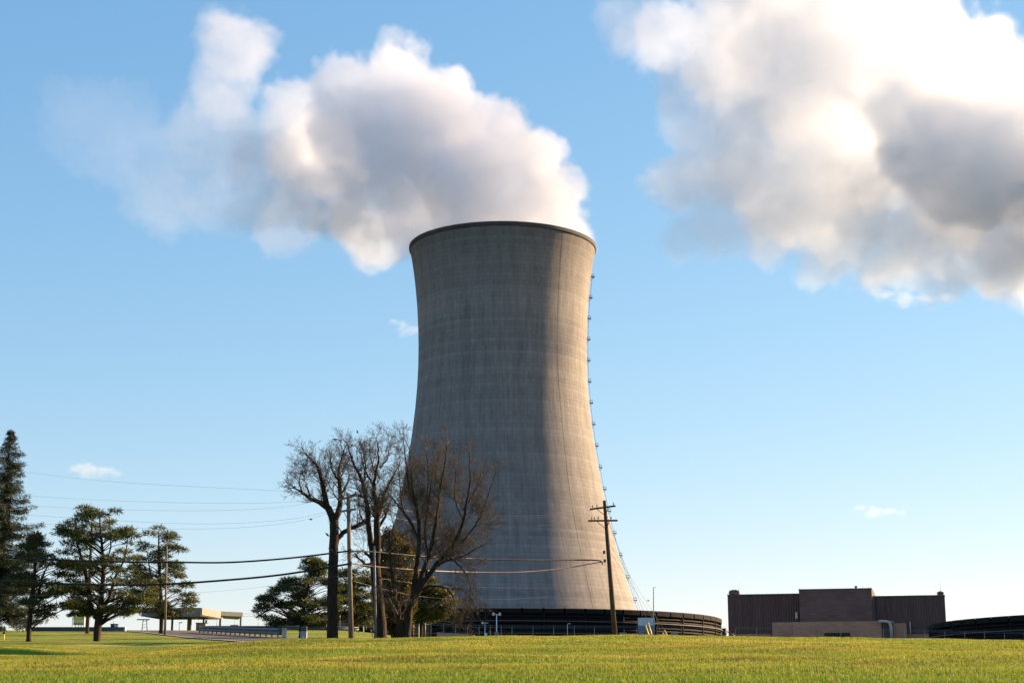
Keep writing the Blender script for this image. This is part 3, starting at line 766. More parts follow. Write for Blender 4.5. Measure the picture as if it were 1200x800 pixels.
def pine(name, label, cat, Y, trunk, rows, nclump, seed, group=None, mat=None, stems=(), clump=(.75, .2), per=170, ln=.34, wd=.03, droop=.1, depth=.75, holes=.0, thick=None, limb_drop=.35, bark=None, extra=()):
    """trunk: (px, py, radius px) rows from the ground up; rows: (py, left px, right px) outline of the crown"""
    rg = np.random.default_rng(seed); rnd = random.Random(seed)
    s = S(Y)
    base = G(trunk[0][0], Y); root = thing(name, base, label, cat, group)
    def tw(px, py, dy=0.0):
        p = P(px, py, Y); return Vector((p.x, Y + dy, p.z))
    mb = MB()
    def stem(rows_, z0=True):
        pts = [tw(a, b_, (r[3] if len(r) > 3 else 0)) for r in rows_ for a, b_ in [(r[0], r[1])]]
        rad = [r[2] * s for r in rows_]
        if z0:
            pts[0].z = base.z - .25
            pts.insert(1, pts[0].lerp(pts[1], .25)); rad.insert(1, rad[0] * .82); rad[0] *= 1.25
        mb.tube(pts, rad, 9)
    stem(trunk)
    for st in stems: stem(st, False)
    tx = [r[1] for r in trunk][::-1]; tv = [r[0] for r in trunk][::-1]; trd = [r[2] for r in trunk][::-1]
    py0, py1 = rows[0][0], rows[-1][0]
    # clumps inside the outline, fewer near the trunk
    cl = []; tries = 0
    widths = [(rows_at(rows, q)[1] - rows_at(rows, q)[0]) for q in np.linspace(py0, py1, 60)]
    wmax = max(widths)
    while len(cl) < nclump and tries < nclump * 60:
        tries += 1
        py = rnd.uniform(py0, py1); l, r = rows_at(rows, py)
        if rnd.random() > (r - l) / wmax + .12: continue
        px = rnd.uniform(l, r); cx = interp(py, tx, tv)
        half = max((r - l) / 2, 3) * depth
        e = abs(px - (l + r) / 2) / max((r - l) / 2, 1)
        dmax = half * math.sqrt(max(0, 1 - e * e)); dy = rnd.uniform(-1, 1) * dmax
        q = math.hypot(e, dy / half)
        if rnd.random() > .25 + .8 * q: continue
        if holes and math.sin(px * .16 + seed) * math.sin(py * .21 + px * .05 + seed * 2) < -1 + 2 * holes: continue
        cl.append((px, py, dy * s))
    cl += [(a, b_, 0) for a, b_ in extra]
    Vs, Ss = [], []
    for px, py, dy in cl:
        c = tw(px, py, dy)
        k = rnd.uniform(.7, 1.3)
        V, sh = needle_faces(rg, c, clump[0] * k, clump[1] * k, int(per * k * k), ln, wd, droop)
        Vs.append(V); Ss.append(sh + rnd.uniform(-.2, .25))
        # the limb that carries it
        hd = math.hypot((px - interp(py, tx, tv)) * s, dy) / s
        apy = min(py + hd * rnd.uniform(.15, limb_drop * 2) , max(trunk[0][1] - 14, py1))
        apy = max(apy, trunk[-1][1] + 2)
        ax = interp(apy, tx, tv); a = tw(ax, apy)
        if (c - a).length < .5: continue
        m = a.lerp(c, .55) + Vector((0, 0, (c - a).length * rnd.uniform(-.02, .1)))
        r0 = min(interp(apy, tx, trd) * s * .4, .014 * (c - a).length + .015)
        mb.tube([a, a.lerp(m, .5) + Vector((0, 0, .05)), m, m.lerp(c, .6), c], [r0, r0 * .8, r0 * .6, r0 * .4, .012], 5, False)
    mb.build('trunk', bark or m_pinebark, root)
    V = np.concatenate(Vs); sh = np.concatenate(Ss)
    faces_object('crown', V, None, sh, mat or m_pine, root)
    return root

def spruce(name, label, cat, Y, cx, top, bottom, half, seed, trunk_r=3.2, lean=0.0):
    rg = np.random.default_rng(seed); rnd = random.Random(seed); s = S(Y)
    base = G(cx, Y); root = thing(name, base, label, cat)
    ztop = P(cx, top, Y).z; z0 = P(cx, bottom, Y).z
    mb = MB(); mb.tube([base - Vector((0, 0, .3)), base.lerp(Vector((base.x, Y, ztop)), .5), Vector((base.x, Y, ztop))], [trunk_r * s, trunk_r * s * .6, .04], 8)
    Vs, Ss = [], []
    z = ztop
    H = ztop - z0
    while z > z0:
        f = (ztop - z) / H
        Rb = half * s * (f ** .66) * rnd.uniform(.6, 1.15) + .15
        nb = 3 + int(5 * f ** .5 * 1.4)
        for k in range(nb):
            a = rnd.uniform(0, 2 * math.pi); L = Rb * rnd.uniform(.65, 1.12)
            st = Vector((base.x, Y, z)); dirv = Vector((math.cos(a), math.sin(a), 0))
            pts = []
            for i in range(5):
                q = i / 4; pts.append(st + dirv * L * q + Vector((0, 0, -L * .42 * math.sin(q * 1.9) * (.5 + f * .5) + L * .12 * q * q + .1)))
            mb.tube(pts, [.05 * (1 - i / 5.5) + .01 for i in range(5)], 4, False)
            m = max(2, int(L / .55))
            for j in range(m):
                q = (j + .7) / m; i0 = min(3, int(q * 4)); p = pts[i0].lerp(pts[i0 + 1], q * 4 - i0)
                V, sh = needle_faces(rg, p + Vector((rnd.uniform(-.15, .15), rnd.uniform(-.15, .15), -.22)), .46, .3, 60, .34, .032, .35)
                Vs.append(V); Ss.append(sh + rnd.uniform(-.2, .15))
        z -= .7
    mb.build('trunk', m_pinebark, root)
    faces_object('crown', np.concatenate(Vs), None, np.concatenate(Ss), m_spruce, root)
    return root

# evergreens at the left
spruce('spruce_tree', 'tall dark spruce cut off by the left edge, tallest of the evergreens', 'tree', 225, -4, 506, 716, 66, 21)
pine('pine_tree', 'small pine with a reddish dead top, beside the tall spruce', 'tree', 140,
     [(33.5, 752, 3.4), (34.5, 725, 3.0), (38, 695, 2.6), (41, 665, 1.8), (42, 628, .7)],
     [(628, 38, 48), (640, 28, 56), (652, 20, 78), (664, 16, 84), (680, 14, 84), (694, 16, 92), (706, 24, 96), (714, 28, 84), (720, 55, 76)], 64, 31,
     stems=[[(35, 715, 2.0), (44, 698, 1.6), (51, 672, 1.1), (60, 655, .6)], [(37, 700, 1.5), (55, 700, 1.1), (75, 690, .6)]], holes=.26, clump=(0.78, 0.19))
# its dead top is a part of the small pine
def dead_top():
    root = bpy.data.objects['pine_tree']; rg = np.random.default_rng(5); Vs = []; Ss = []
    for px, py in ((38, 627), (42, 624), (45, 628), (40, 631), (47, 633), (35, 632), (43, 636), (38, 638)):
        V, sh = needle_faces(rg, P(px, py, 140), .3, .26, 50, .26, .04, .05); Vs.append(V); Ss.append(sh)
    o = faces_object('dead_top', np.concatenate(Vs), None, np.concatenate(Ss), m_dead, root); o['label'] = 'reddish brown dead top of the small pine'
dead_top()
pine('pine_tree', 'broad open pine with a forked trunk, on the lawn right of the sign board', 'tree', 141,
     [(113.5, 751, 5.2), (114, 738, 4.6), (116, 722, 4.4), (119, 700, 3.2), (121, 672, 2.4), (120, 645, 1.7), (117, 612, .9), (116, 600, .4)],
     [(591, 82, 132), (600, 79, 138), (612, 80, 148), (622, 70, 160), (640, 71, 163), (655, 74, 160), (668, 76, 168), (682, 76, 178), (696, 66, 178), (706, 62, 172), (714, 98, 168), (722, 106, 142)], 125, 42,
     stems=[[(115, 726, 3.4), (107, 712, 3.0), (104, 690, 2.4), (98, 662, 1.8), (90, 635, 1.2), (88, 605, .6)], [(117, 718, 2.6), (128, 700, 2.0), (134, 678, 1.5), (146, 655, 1.0), (150, 630, .5)],
            [(114, 722, 2.2), (98, 712, 1.6), (84, 704, 1.1), (70, 706, .6)], [(118, 708, 1.8), (140, 700, 1.3), (160, 700, .7)], [(121, 672, 1.2), (130, 640, .9), (128, 605, .5)]], holes=.3, clump=(0.69, 0.17))
pine('pine_tree', 'pine behind a bare grey pole, beside the flat gate canopy', 'tree', 200,
     [(189, 738, 3.0), (189.5, 715, 2.6), (188, 690, 2.1), (186, 655, 1.5), (186, 622, .6)],
     [(617, 178, 190), (624, 172, 200), (636, 164, 210), (650, 160, 214), (662, 156, 214), (672, 152, 212), (684, 150, 226), (694, 152, 231), (704, 156, 228), (714, 160, 222), (719, 164, 205)], 105, 53,
     stems=[[(188, 712, 1.6), (181, 695, 1.3), (176, 670, .9), (172, 645, .5)]], holes=.26, clump=(0.90, 0.22), per=160, ln=.4, wd=.035)
# evergreens in front of the ring
pine('pine_tree', 'low spreading pine sweeping left in front of the louvred ring', 'tree', 165,
     [(352, 746, 2.6), (354, 722, 2.3), (358, 700, 1.9), (364, 675, 1.2), (368, 652, .5)],
     [(652, 366, 371), (658, 361, 376), (665, 357, 380), (672, 352, 384), (680, 336, 392), (690, 320, 398), (700, 309, 400), (710, 304, 400), (718, 298, 396), (726, 297, 388), (732, 322, 380)], 125, 64,
     stems=[[(354, 722, 1.7), (338, 712, 1.3), (322, 710, 1.0), (303, 721, .5)], [(357, 705, 1.5), (342, 692, 1.1), (325, 690, .6)]], holes=.3, clump=(0.76, 0.19))
pine('pine_tree', 'dark pine behind the grey utility pole, between two bare trees', 'tree', 170,
     [(413, 746, 2.4), (413, 715, 2.0), (414, 690, 1.4), (415, 668, .5)],
     [(666, 404, 426), (676, 396, 436), (690, 393, 444), (704, 392, 446), (716, 393, 444), (726, 398, 440), (732, 404, 432)], 100, 75, holes=.2, clump=(0.78, 0.20))
pine('pine_tree', 'bright olive pine showing behind the multi-stemmed bare tree', 'tree', 150,
     [(493, 746, 2.2), (494, 720, 1.9), (495, 700, 1.3), (494, 680, .6)],
     [(676, 486, 502), (686, 484, 516), (694, 484, 526), (702, 484, 533), (710, 482, 533), (718, 482, 526), (726, 482, 512), (732, 484, 502)], 70, 86, holes=.24, clump=(0.69, 0.17),
     mat=leaf_material('olive_needles', [(.1, (.03, .035, .012)), (.5, (.075, .075, .022)), (.95, (.15, .13, .035))]))

# ivy-clad scrubby tree
def ivy_tree():
    Y = 135; rg = np.random.default_rng(97); rnd = random.Random(97); s = S(Y)
    base = G(463, Y); root = thing('ivy_tree', base, 'dense brown-green ivy-clad tree between two bare trees', 'tree')
    rows = [(621, 452, 466), (628, 444, 474), (640, 440, 484), (655, 439, 490), (672, 438, 492), (690, 440, 493), (706, 442, 490), (720, 446, 488), (734, 452, 482), (742, 456, 480)]
    mb = MB()
    for pts in ([(466, 747, 4.4), (463, 725, 3.6), (458, 690, 2.8), (455, 655, 1.8), (456, 626, .7)], [(468, 747, 3), (474, 710, 2.2), (478, 670, 1.5), (474, 636, .6)], [(463, 738, 2.2), (452, 700, 1.6), (447, 660, .9), (448, 634, .4)]):
        pp = [P(a, b_, Y) for a, b_, r in pts]; pp[0].z = base.z - .2
        mb.tube(pp, [r * s for *_, r in pts], 7)
    Vs, Ss = [], []; n = 0
    while n < 330:
        py = rnd.uniform(621, 742); l, r = rows_at(rows, py); px = rnd.uniform(l, r); half = (r - l) / 2; dy = rnd.uniform(-1, 1) * half
        q = math.hypot((px - (l + r) / 2) / half, dy / half)
        if q > 1 or rnd.random() > .2 + q: continue
        if math.sin(px * .33 + 1) * math.sin(py * .29) > .62: continue
        n += 1
        p = P(px, py, Y); p.y += dy * s
        V, sh = needle_faces(rg, p, .36, .36, 60, .14, .05, 0)
        Vs.append(V); Ss.append(sh + rnd.uniform(-.3, .3))
        a = P(462 + (px - 462) * .35, py + 14, Y); mb.tube([a, a.lerp(p, .5) + Vector((0, 0, .15)), p, p + Vector((rnd.uniform(-.4, .4), rnd.uniform(-.4, .4), rnd.uniform(.2, .8)))], [.035, .025, .016, .008], 3, False)
    mb.build('trunk', m_bark, root)
    faces_object('crown', np.concatenate(Vs), None, np.concatenate(Ss), m_scrub, root)
ivy_tree()

# bare trees: main limbs laid out by hand, everything finer grown from them
def bare_tree(name, label, Y, limbs, seed, dens=1.0, up=.5, droopy=(), fork=(0, 0), shrink=1.0, twig=None):
    twig = twig or m_twig
    limbs = [limbs[0]] + [[(fork[0] + (r[0] - fork[0]) * shrink, fork[1] + (r[1] - fork[1]) * shrink if r[1] < fork[1] else r[1], *r[2:]) for r in l] for l in limbs[1:]]
    rnd = random.Random(seed); s = S(Y)
    base = G(limbs[0][0][0], Y); root = thing(name, base, label, 'tree')
    trunk, tw = MB(), MB()
    def rv(k=1.0): return Vector((rnd.gauss(0, 1), rnd.gauss(0, 1), rnd.gauss(0, 1))) * k
    def grow(p, d, L, r, lev, grav):
        n = 5 if lev < 2 else 3
        pts, rad = [p], [r]; q = p.copy(); dd = d.copy()
        for i in range(n):
            dd = (dd + rv(.11) + Vector((0, 0, grav * .16))).normalized(); q = q + dd * (L / n); pts.append(q.copy()); rad.append(max(.0075, r * (1 - .8 * (i + 1) / n)))
        (trunk if lev == 0 else tw).tube(pts, rad, 5 if lev == 0 else 3, False)
        if lev >= 3 or L < .25: return
        k = max(2, int(L * (2.6, 4.2, 7.0)[lev] * dens))
        for j in range(k):
            f = rnd.uniform(.2, 1.0); i0 = min(n - 1, int(f * n)); b_ = pts[i0].lerp(pts[i0 + 1], f * n - i0)
            ax = (pts[i0 + 1] - pts[i0]).normalized()
            side = rv(); side = (side - ax * side.dot(ax)).normalized()
            nd = (ax * rnd.uniform(.5, 1.0) + side * rnd.uniform(.5, .95)).normalized()
            grow(b_, nd, L * rnd.uniform(.34, .62) * (1.15 - .5 * f), max(.0095, rad[i0] * .5), lev + 1, grav)
    for li, rows in enumerate(limbs):
        pts = []; dy = 0.0; yaw = rnd.uniform(-1, 1)
        for i, row in enumerate(rows):
            p = P(row[0], row[1], Y); off = row[3] if len(row) > 3 else None
            if off is None:
                d0 = math.hypot(row[0] - rows[0][0], row[1] - rows[0][1]) * s
                off = (0 if li == 0 else yaw * .55 * d0)
            p.y += off; pts.append(p)
        rad = [r[2] * s for r in rows]
        if li == 0:
            pts[0].z = base.z - .3
            pts.insert(1, pts[0].lerp(pts[1], .12)); rad.insert(1, rad[0]); rad[0] *= 1.35
        # smooth the polyline
        sm, sr = [], []
        for i in range(len(pts) - 1):
            p0, p1, p2, p3 = pts[max(i - 1, 0)], pts[i], pts[i + 1], pts[min(i + 2, len(pts) - 1)]
            for k in range(4):
                u = k / 4
                q = p1 * 2 + (p2 - p0) * u + (p0 * 2 - p1 * 5 + p2 * 4 - p3) * u * u + (p1 * 3 - p0 - p2 * 3 + p3) * u ** 3
                sm.append(q / 2 + rv(.025)); sr.append(rad[i] + (rad[i + 1] - rad[i]) * u)
        sm.append(pts[-1]); sr.append(rad[-1])
        trunk.tube(sm, sr, 9)
        if li == 0 : continue
        g = -.6 if li in droopy else up
        Ltot = sum((sm[i + 1] - sm[i]).length for i in range(len(sm) - 1))
        nb = int(Ltot * 2.7 * dens)
        for j in range(nb):
            f = rnd.uniform(.22, 1.0); i0 = min(len(sm) - 2, int(f * (len(sm) - 1)))
            ax = (sm[i0 + 1] - sm[i0]).normalized(); side = rv(); side = (side - ax * side.dot(ax)).normalized()
            nd = (ax * rnd.uniform(.5, .9) + side * rnd.uniform(.5, .9) + Vector((0, 0, .15 * g))).normalized()
            grow(sm[i0].lerp(sm[i0 + 1], rnd.random()), nd, rnd.uniform(1.0, 2.5) * (1.3 - .72 * f), max(.011, sr[i0] * .3), 1, g)
        ax = (sm[-1] - sm[-3]).normalized()
        for j in range(3): grow(sm[-1], (ax + rv(.3)).normalized(), rnd.uniform(.8, 1.5), max(.011, sr[-1] * .8), 1, g)
    trunk.build('trunk', m_bark, root)
    tw.build('crown', twig, root)
    return root
bare_tree('bare_tree', 'bare tree left of the grey utility pole, its long limb reaching left', 132, [
    [(390, 752, 7), (389.5, 715, 6.4), (390, 670, 6), (391, 640, 5.6), (391.5, 610, 5.4)],
    [(391.5, 612, 4.6), (384, 594, 4.2), (373, 587, 3.0), (361, 582, 2.2), (350, 574, 1.5), (339, 568, .7)],
    [(384, 596, 3.6), (379, 572, 2.6), (375, 552, 2.0), (371, 540, 1.5), (363, 531, 1.0), (356, 524, .6)],
    [(381, 590, 2.4), (375, 566, 1.6), (371, 552, 1.0), (367, 541, .6)],
    [(391.5, 610, 4.2), (398, 595, 3.4), (400, 578, 2.8), (398.5, 558, 2.2), (398, 545, 1.7), (402, 527, 1.1), (406, 514, .6)],
    [(392, 642, 3.4), (398, 628, 3.0), (408, 620, 2.8), (420, 615, 2.4), (430, 609, 1.8), (438, 604, 1.0)],
    [(398, 556, 1.6), (390, 545, 1.1), (386, 530, .6)], [(361, 582, 1.4), (355, 566, .9), (351, 555, .5)], [(400, 575, 1.5), (409, 562, 1), (412, 550, .5)],
    [(350, 574, 1.2), (345, 560, .7), (347, 548, .4)]], 101, dens=1.3, up=.35, fork=(391, 606), shrink=.87)
bare_tree('bare_tree', 'tall bare tree right of the grey utility pole with two upright stems', 128, [
    [(447, 752, 8), (445, 720, 7), (442, 690, 6.5), (439, 662, 6)],
    [(439, 664, 4.6), (435, 640, 3.8), (432, 615, 3.3), (430, 590, 2.9), (427, 570, 2.5), (423, 552, 2.1), (417, 538, 1.6), (411, 526, 1.2), (406, 512, .8), (402, 500, .4)],
    [(440, 664, 5.2), (442, 640, 4.6), (443, 615, 4.0), (443, 595, 3.4), (441, 575, 2.6), (440, 558, 2.0), (443, 542, 1.5), (446, 528, 1.1), (447, 512, .8), (444, 498, .4)],
    [(443, 598, 2.8), (449, 574, 2.2), (454, 556, 1.7), (461, 542, 1.2), (468, 528, .8), (472, 516, .4)],
    [(427, 572, 1.8), (416, 568, 1.3), (404, 567, .7)], [(423, 552, 1.5), (427, 535, 1.1), (426, 516, .6)],
    [(440, 560, 1.8), (432, 546, 1.3), (424, 530, .9), (420, 512, .5)], [(446, 530, 1.1), (455, 518, .8), (458, 505, .4)],
    [(437, 655, 2.2), (428, 648, 1.7), (421, 642, 1.1), (414, 646, .5)], [(443, 612, 2), (452, 600, 1.5), (458, 585, .9), (463, 575, .4)],
    [(446, 545, 1), (437, 530, .7), (433, 512, .4)], [(437, 660, 3), (428, 662, 2.2), (420, 656, 1.5)],
    [(432, 612, 1.4), (422, 600, 1.0), (418, 588, .5)]], 112, dens=1.2, up=.4, fork=(441, 655), shrink=.86)
bare_tree('bare_tree', 'wide multi-stemmed bare tree spreading across the shaded tower face', 126, [
    [(476, 750, 6.54), (477, 730, 5.35), (480, 712, 4.25), (485, 696, 4.08)],
    [(468, 748, 3.91), (467, 725, 3.23), (464, 700, 2.55), (459, 672, 1.87), (458, 645, 1.19), (463, 615, .6)],
    [(485, 698, 3.74), (487, 672, 3.23), (491, 648, 2.80), (492, 626, 2.46), (491, 606, 2.04), (488, 588, 1.70), (484, 568, 1.27), (482, 545, 0.94), (480, 520, .5)],
    [(491, 632, 2.04), (483, 612, 1.70), (474, 598, 1.36), (466, 588, 1.02), (459, 580, .6)],
    [(488, 588, 1.44), (481, 572, 1.19), (477, 550, 0.94), (475, 528, .8), (473, 508, .4)],
    [(487, 696, 3.57), (494, 676, 2.98), (501, 655, 2.55), (508, 634, 2.21), (512, 614, 1.87), (515, 592, 1.53), (518, 568, 1.19), (523, 545, 0.85), (527, 516, .5)],
    [(512, 614, 1.36), (505, 596, 1.10), (501, 575, 0.85), (503, 550, .7), (500, 520, .4)],
    [(487, 698, 3.74), (500, 678, 3.23), (514, 660, 2.80), (528, 644, 2.46), (540, 626, 2.04), (547, 606, 1.61), (551, 584, 1.27), (555, 560, 0.94), (554, 530, .5)],
    [(530, 642, 1.70), (544, 632, 1.36), (558, 618, 1.10), (568, 600, 0.85), (577, 578, .7), (586, 552, .35)],
    [(512, 662, 1.70), (526, 655, 1.36), (544, 651, 1.02), (560, 642, .7), (572, 636, .4)],
    [(490, 694, 1.87), (505, 686, 1.53), (520, 687, 1.19), (531, 694, 0.94), (535, 706, .8), (536, 718, .4)],
    [(547, 606, 1.10), (538, 588, 0.85), (535, 565, .7), (538, 538, .35)], [(551, 584, 0.94), (562, 566, .8), (568, 545, .4)],
    [(500, 676, 1.87), (503, 650, 1.53), (499, 625, 1.10), (501, 600, .9), (508, 560, .5)],
    [(525, 648, 1.19), (540, 660, 0.94), (552, 676, .8), (556, 695, .4)], [(531, 690, 0.94), (545, 690, .8), (553, 702, .5), (555, 722, .3)],
    [(518, 568, 0.85), (512, 548, .7), (514, 520, .4)], [(474, 598, 1.02), (468, 575, .9), (466, 545, .5)]], 123, dens=1.3, up=.45, fork=(487, 690), shrink=.95, twig=bark_material('sunlit_twig_bark', (.04, .034, .029), (.15, .12, .094)), droopy=(10, 14, 15))  # twigs of this crown carry their sunlit tan in the bark colour

# ------------------------------------------------------------------ utility poles
m_pole = bark_material('weathered_pole', (.09, .075, .06), (.24, .2, .165))
m_poledark = bark_material('creosote_pole', (.03, .025, .022), (.10, .08, .065))
m_polepale = bark_material('pale_pole', (.2, .18, .155), (.4, .36, .31))
m_insul = simple('insulator', (.12, .1, .095), .35, .2, 3)
m_wire = simple('cable_black', (.012, .011, .012), .6, .2, 1)
m_wirethin = simple('wire_bare', (.2, .2, .21), .5, .2, 1, metal=.5)
m_yellow = simple('yellow_guard', (.7, .52, .12), .5, .15, 3)
m_white = simple('white_paint', (.75, .74, .7), .5, .08, 3)
m_dark = simple('dark_paint', (.03, .033, .036), .5, .2, 2)

m_steelpole = simple('dull_steel', (.14, .15, .16), .6, .2, 2, metal=.2)
def utility_pole(label, Y, top, bottom, r0, r1, mat, arms=(), brackets=()):
    base = G(bottom[0], Y); t_ = thing('utility_pole', base, label, 'utility pole')
    a = Vector((base.x, Y, base.z - .3)); tp = P(top[0], top[1], Y)
    mb = MB(); mb.tube([a, a.lerp(tp, .5), tp], [r0, (r0 + r1) / 2, r1], 12); mb.tube([tp, tp + (tp - a).normalized() * .04], [r1 * .9, r1 * .5], 12); mb.build('shaft', mat, t_)
    out = []
    for (lx, ly), (rx, ry), yaw, ins in arms:
        A, B = P(lx, ly, Y - .25), P(rx, ry, Y - .25)
        A.y += yaw; B.y -= yaw
        mb = MB(); mb.beam(A, B, .13, .15)
        c = A.lerp(B, .5); sh = a.lerp(tp, (c.z - a.z) / (tp.z - a.z))
        for f in (.28, .72):
            q = A.lerp(B, f); mb.beam(q - Vector((0, .08, .05)), sh + Vector((0, -r1, -.75)), .04, .05)
        arm = mb.build('crossarm', mat, t_)
        for f in ins:
            q = A.lerp(B, f) + Vector((0, 0, .07))
            mb = MB(); mb.tube([q, q + Vector((0, 0, .1)), q + Vector((0, 0, .12)), q + Vector((0, 0, .2)), q + Vector((0, 0, .27))], [.02, .02, .06, .07, .03], 8)
            mb.build('insulator', m_insul, arm); out.append(q + Vector((0, 0, .25)))
    for bx_, by_ in brackets:
        q = P(bx_, by_, Y); mb = MB(); mb.box(q.x - .1, q.x + .1, Y - .34, Y - .14, q.z - .14, q.z + .14); mb.build('bracket', m_steel, t_)
    return t_, out
poleA, insA = utility_pole('weathered grey utility pole with two crossarms between the bare trees', 125, (408, 578), (412, 748), .21, .14, m_pole,
    [((396.5, 585), (418.5, 580.5), .25, (.06, .5, .94)), ((397, 599), (417.5, 596.5), .2, (.08, .92))], [(410.5, 645), (411, 660)])
poleB, insB = utility_pole('dark leaning utility pole with two crossarms before the sunlit tower', 145, (708.3, 586.5), (721, 747), .24, .15, m_poledark,
    [((691.5, 596), (721, 593), .35, (.1, .28, .62, .92)), ((689.5, 609.5), (723.5, 610), .3, (.12, .22, .34, .78))], [(707.8, 647), (708.5, 657)])
utility_pole('plain wooden pole standing behind the broad open pine', 205, (108, 612), (102, 742), .24, .16, m_poledark)
utility_pole('pale bare pole in front of the pine by the gate canopy', 190, (195.5, 640), (193.5, 739), .15, .09, m_pole)
utility_pole('thin grey steel pole against the trunk of the tall bare tree', 125, (438.5, 640), (441, 748), .1, .08, m_steelpole)

# ------------------------------------------------------------------ wires
def wire(label, pts, r, mat, group=None):
    """pts: (px, py, Y) or points, threaded by a smooth curve"""
    q = [p if isinstance(p, Vector) else P(*p) for p in pts]
    sm = []
    for i in range(len(q) - 1):
        p0, p1, p2, p3 = q[max(i - 1, 0)], q[i], q[i + 1], q[min(i + 2, len(q) - 1)]
        for k in range(8):
            u = k / 8
            sm.append((p1 * 2 + (p2 - p0) * u + (p0 * 2 - p1 * 5 + p2 * 4 - p3) * u * u + (p1 * 3 - p0 - p2 * 3 + p3) * u ** 3) / 2)
    sm.append(q[-1])
    mb = MB(); mb.tube(sm, r, 6)
    return tag(mb.build('power_line', mat), label, 'cable', group)
wire('thick black cable sagging left from the grey pole, upper of two', [(-150, 640, 118), (0, 652.5, 121), (120, 657.5, 122), (210, 658.5, 123), (270, 658.5, 123.6), (340, 653.5, 124.2), (410.5, 645, 124.8)], .065, m_wire)
wire('thick black cable passing in front of the left pines, lower of two', [(-150, 670, 118), (0, 680, 121), (100, 684.5, 122), (180, 684.5, 123), (250, 680.5, 123.6), (330, 673, 124.2), (411, 660, 124.8)], .075, m_wire)
wire('black cable with drooped end, from the tall bare tree to the leaning pole', [(410.5, 645, 124.8), (440, 646.5, 126.5), (490, 651, 130), (550, 654.2, 136), (620, 655.8, 140), (680, 655.8, 143.6), (700, 656.2, 144.6), (705, 658, 144.7), (706, 661, 144.7)], .055, m_wire)
wire('reddish lower cable crossing the shaded tower face to the leaning pole', [(411, 660, 124.8), (440, 663.5, 126.5), (490, 667.5, 130), (550, 670, 136), (610, 670, 139.5), (660, 665.5, 142.5), (705, 658, 144.8)], .045, simple('cable_brown', (.2, .13, .11), .55, .2, 1))
thin = [('faint topmost wire from the left frame edge to the grey pole', [(-150, 533, 112), (20, 552, 116), (150, 565.5, 121), (330, 575, 123), insA[0]]),
        ('faint wire below the topmost one, to the upper crossarm of the grey pole', [(-150, 566, 112), (20, 580, 116), (180, 588, 121.5), (330, 588.5, 123), insA[1]]),
        ('third faint wire from the top, to the upper crossarm of the grey pole', [(-150, 578, 112), (30, 592, 116), (200, 598, 122), (330, 594, 123), insA[2]]),
        ('faint wire to the lower crossarm of the grey pole, left end', [(-150, 590, 112), (60, 605, 116), (230, 613.5, 122), (340, 608, 123), insA[3]]),
        ('faint wire to the lower crossarm of the grey pole, right end', [(-150, 600, 112), (60, 614, 116), (230, 619.5, 122), (340, 612, 123), insA[4]]),
        ('thin dark line sagging below the two thick cables to the tall bare tree', [(-150, 690, 118), (40, 697, 121), (170, 696, 125), (260, 692, 127), (340, 683, 129), (411.5, 672, 124.8)])]
for lab, pts in thin: wire(lab, pts, .0065, m_wirethin)
span = [('thin wire over the shaded tower face between the upper crossarms, left insulators', [insA[0], (480, 598, 133), (560, 604, 137), (640, 603, 141), insB[0]]),
        ('thin wire over the shaded tower face between the upper crossarms, middle insulators', [insA[1], (480, 599, 133), (560, 606.5, 137), (640, 605.5, 141), insB[1]]),
        ('thin wire between the lower crossarms of the two utility poles', [insA[4], (480, 610, 133), (560, 616, 137), (640, 615, 141), insB[4]]),
        ('thin dark line low on the tower face, ending at the leaning pole', [(411.5, 672, 124.8), (480, 682, 132.5), (557, 687.5, 136), (640, 688.5, 140.5), (713, 688.5, 144.7)]),
        ('pale thin line lowest on the tower face, rising to the right', [(411.5, 680, 124.8), (490, 698, 133), (570, 702, 137), (640, 699, 141), (714.5, 689, 144.7)])]
for lab, pts in span: wire(lab, pts, .0065, m_wirethin)
# guy wires with yellow guards right of the leaning pole
for k, (tx, ty, ax, Y, gx, gy, lab) in enumerate((
        (710, 600, 762.5, 143, 756.5, 732, 'tall yellow guy wire guard, of the tall pair the one nearer the leaning pole'),
        (710.5, 606, 766, 144, 759.5, 729, 'steep yellow guard pipe of a guy wire, tallest of the four'),
        (711, 640, 782, 145, 776.5, 741, 'short yellow guard pipe of a guy wire, left one of the low pair'),
        (711, 632, 785, 147, 778.5, 737.5, 'short yellow guard pipe of a guy wire, farthest from the leaning pole'))):
    foot = G(ax, Y); t_ = thing('guy_wire', foot, lab, 'guy wire', 'guy wires of the leaning pole')
    g = P(gx, gy, Y); top = P(tx, ty, 145)
    mb = MB(); mb.tube([g, top], .012, 5); mb.build('strand', m_wirethin, t_)
    mb = MB(); mb.tube([foot - Vector((0, 0, .2)), g], [.06, .06], 8); mb.build('guard', m_yellow, t_)

# ------------------------------------------------------------------ fence round the plant
m_mesh = bpy.data.materials.new('chain_link'); m_mesh.use_nodes = True
t = NT(m_mesh.node_tree); b = m_mesh.node_tree.nodes['Principled BSDF']
b.inputs['Base Color'].default_value = (.16, .165, .175, 1); b.inputs['Metallic'].default_value = .2; b.inputs['Roughness'].default_value = .5
tc = t.n('ShaderNodeTexCoord'); sep = t.n('ShaderNodeSeparateXYZ'); t.l(tc.outputs['Object'], sep.inputs[0])
wirem = t.math('MULTIPLY_ADD', t.noise(tc.outputs['Object'], 1.5, 3), .03, .012)
trn = t.n('ShaderNodeBsdfTransparent'); ms = t.n('ShaderNodeMixShader'); t.l(wirem, ms.inputs[0]); t.l(trn.outputs[0], ms.inputs[1]); t.l(b.outputs[0], ms.inputs[2]); t.l(ms.outputs[0], m_mesh.node_tree.nodes['Material Output'].inputs['Surface'])
m_post = simple('fence_post', (.3, .3, .3), .55, .15, 2, metal=.2)
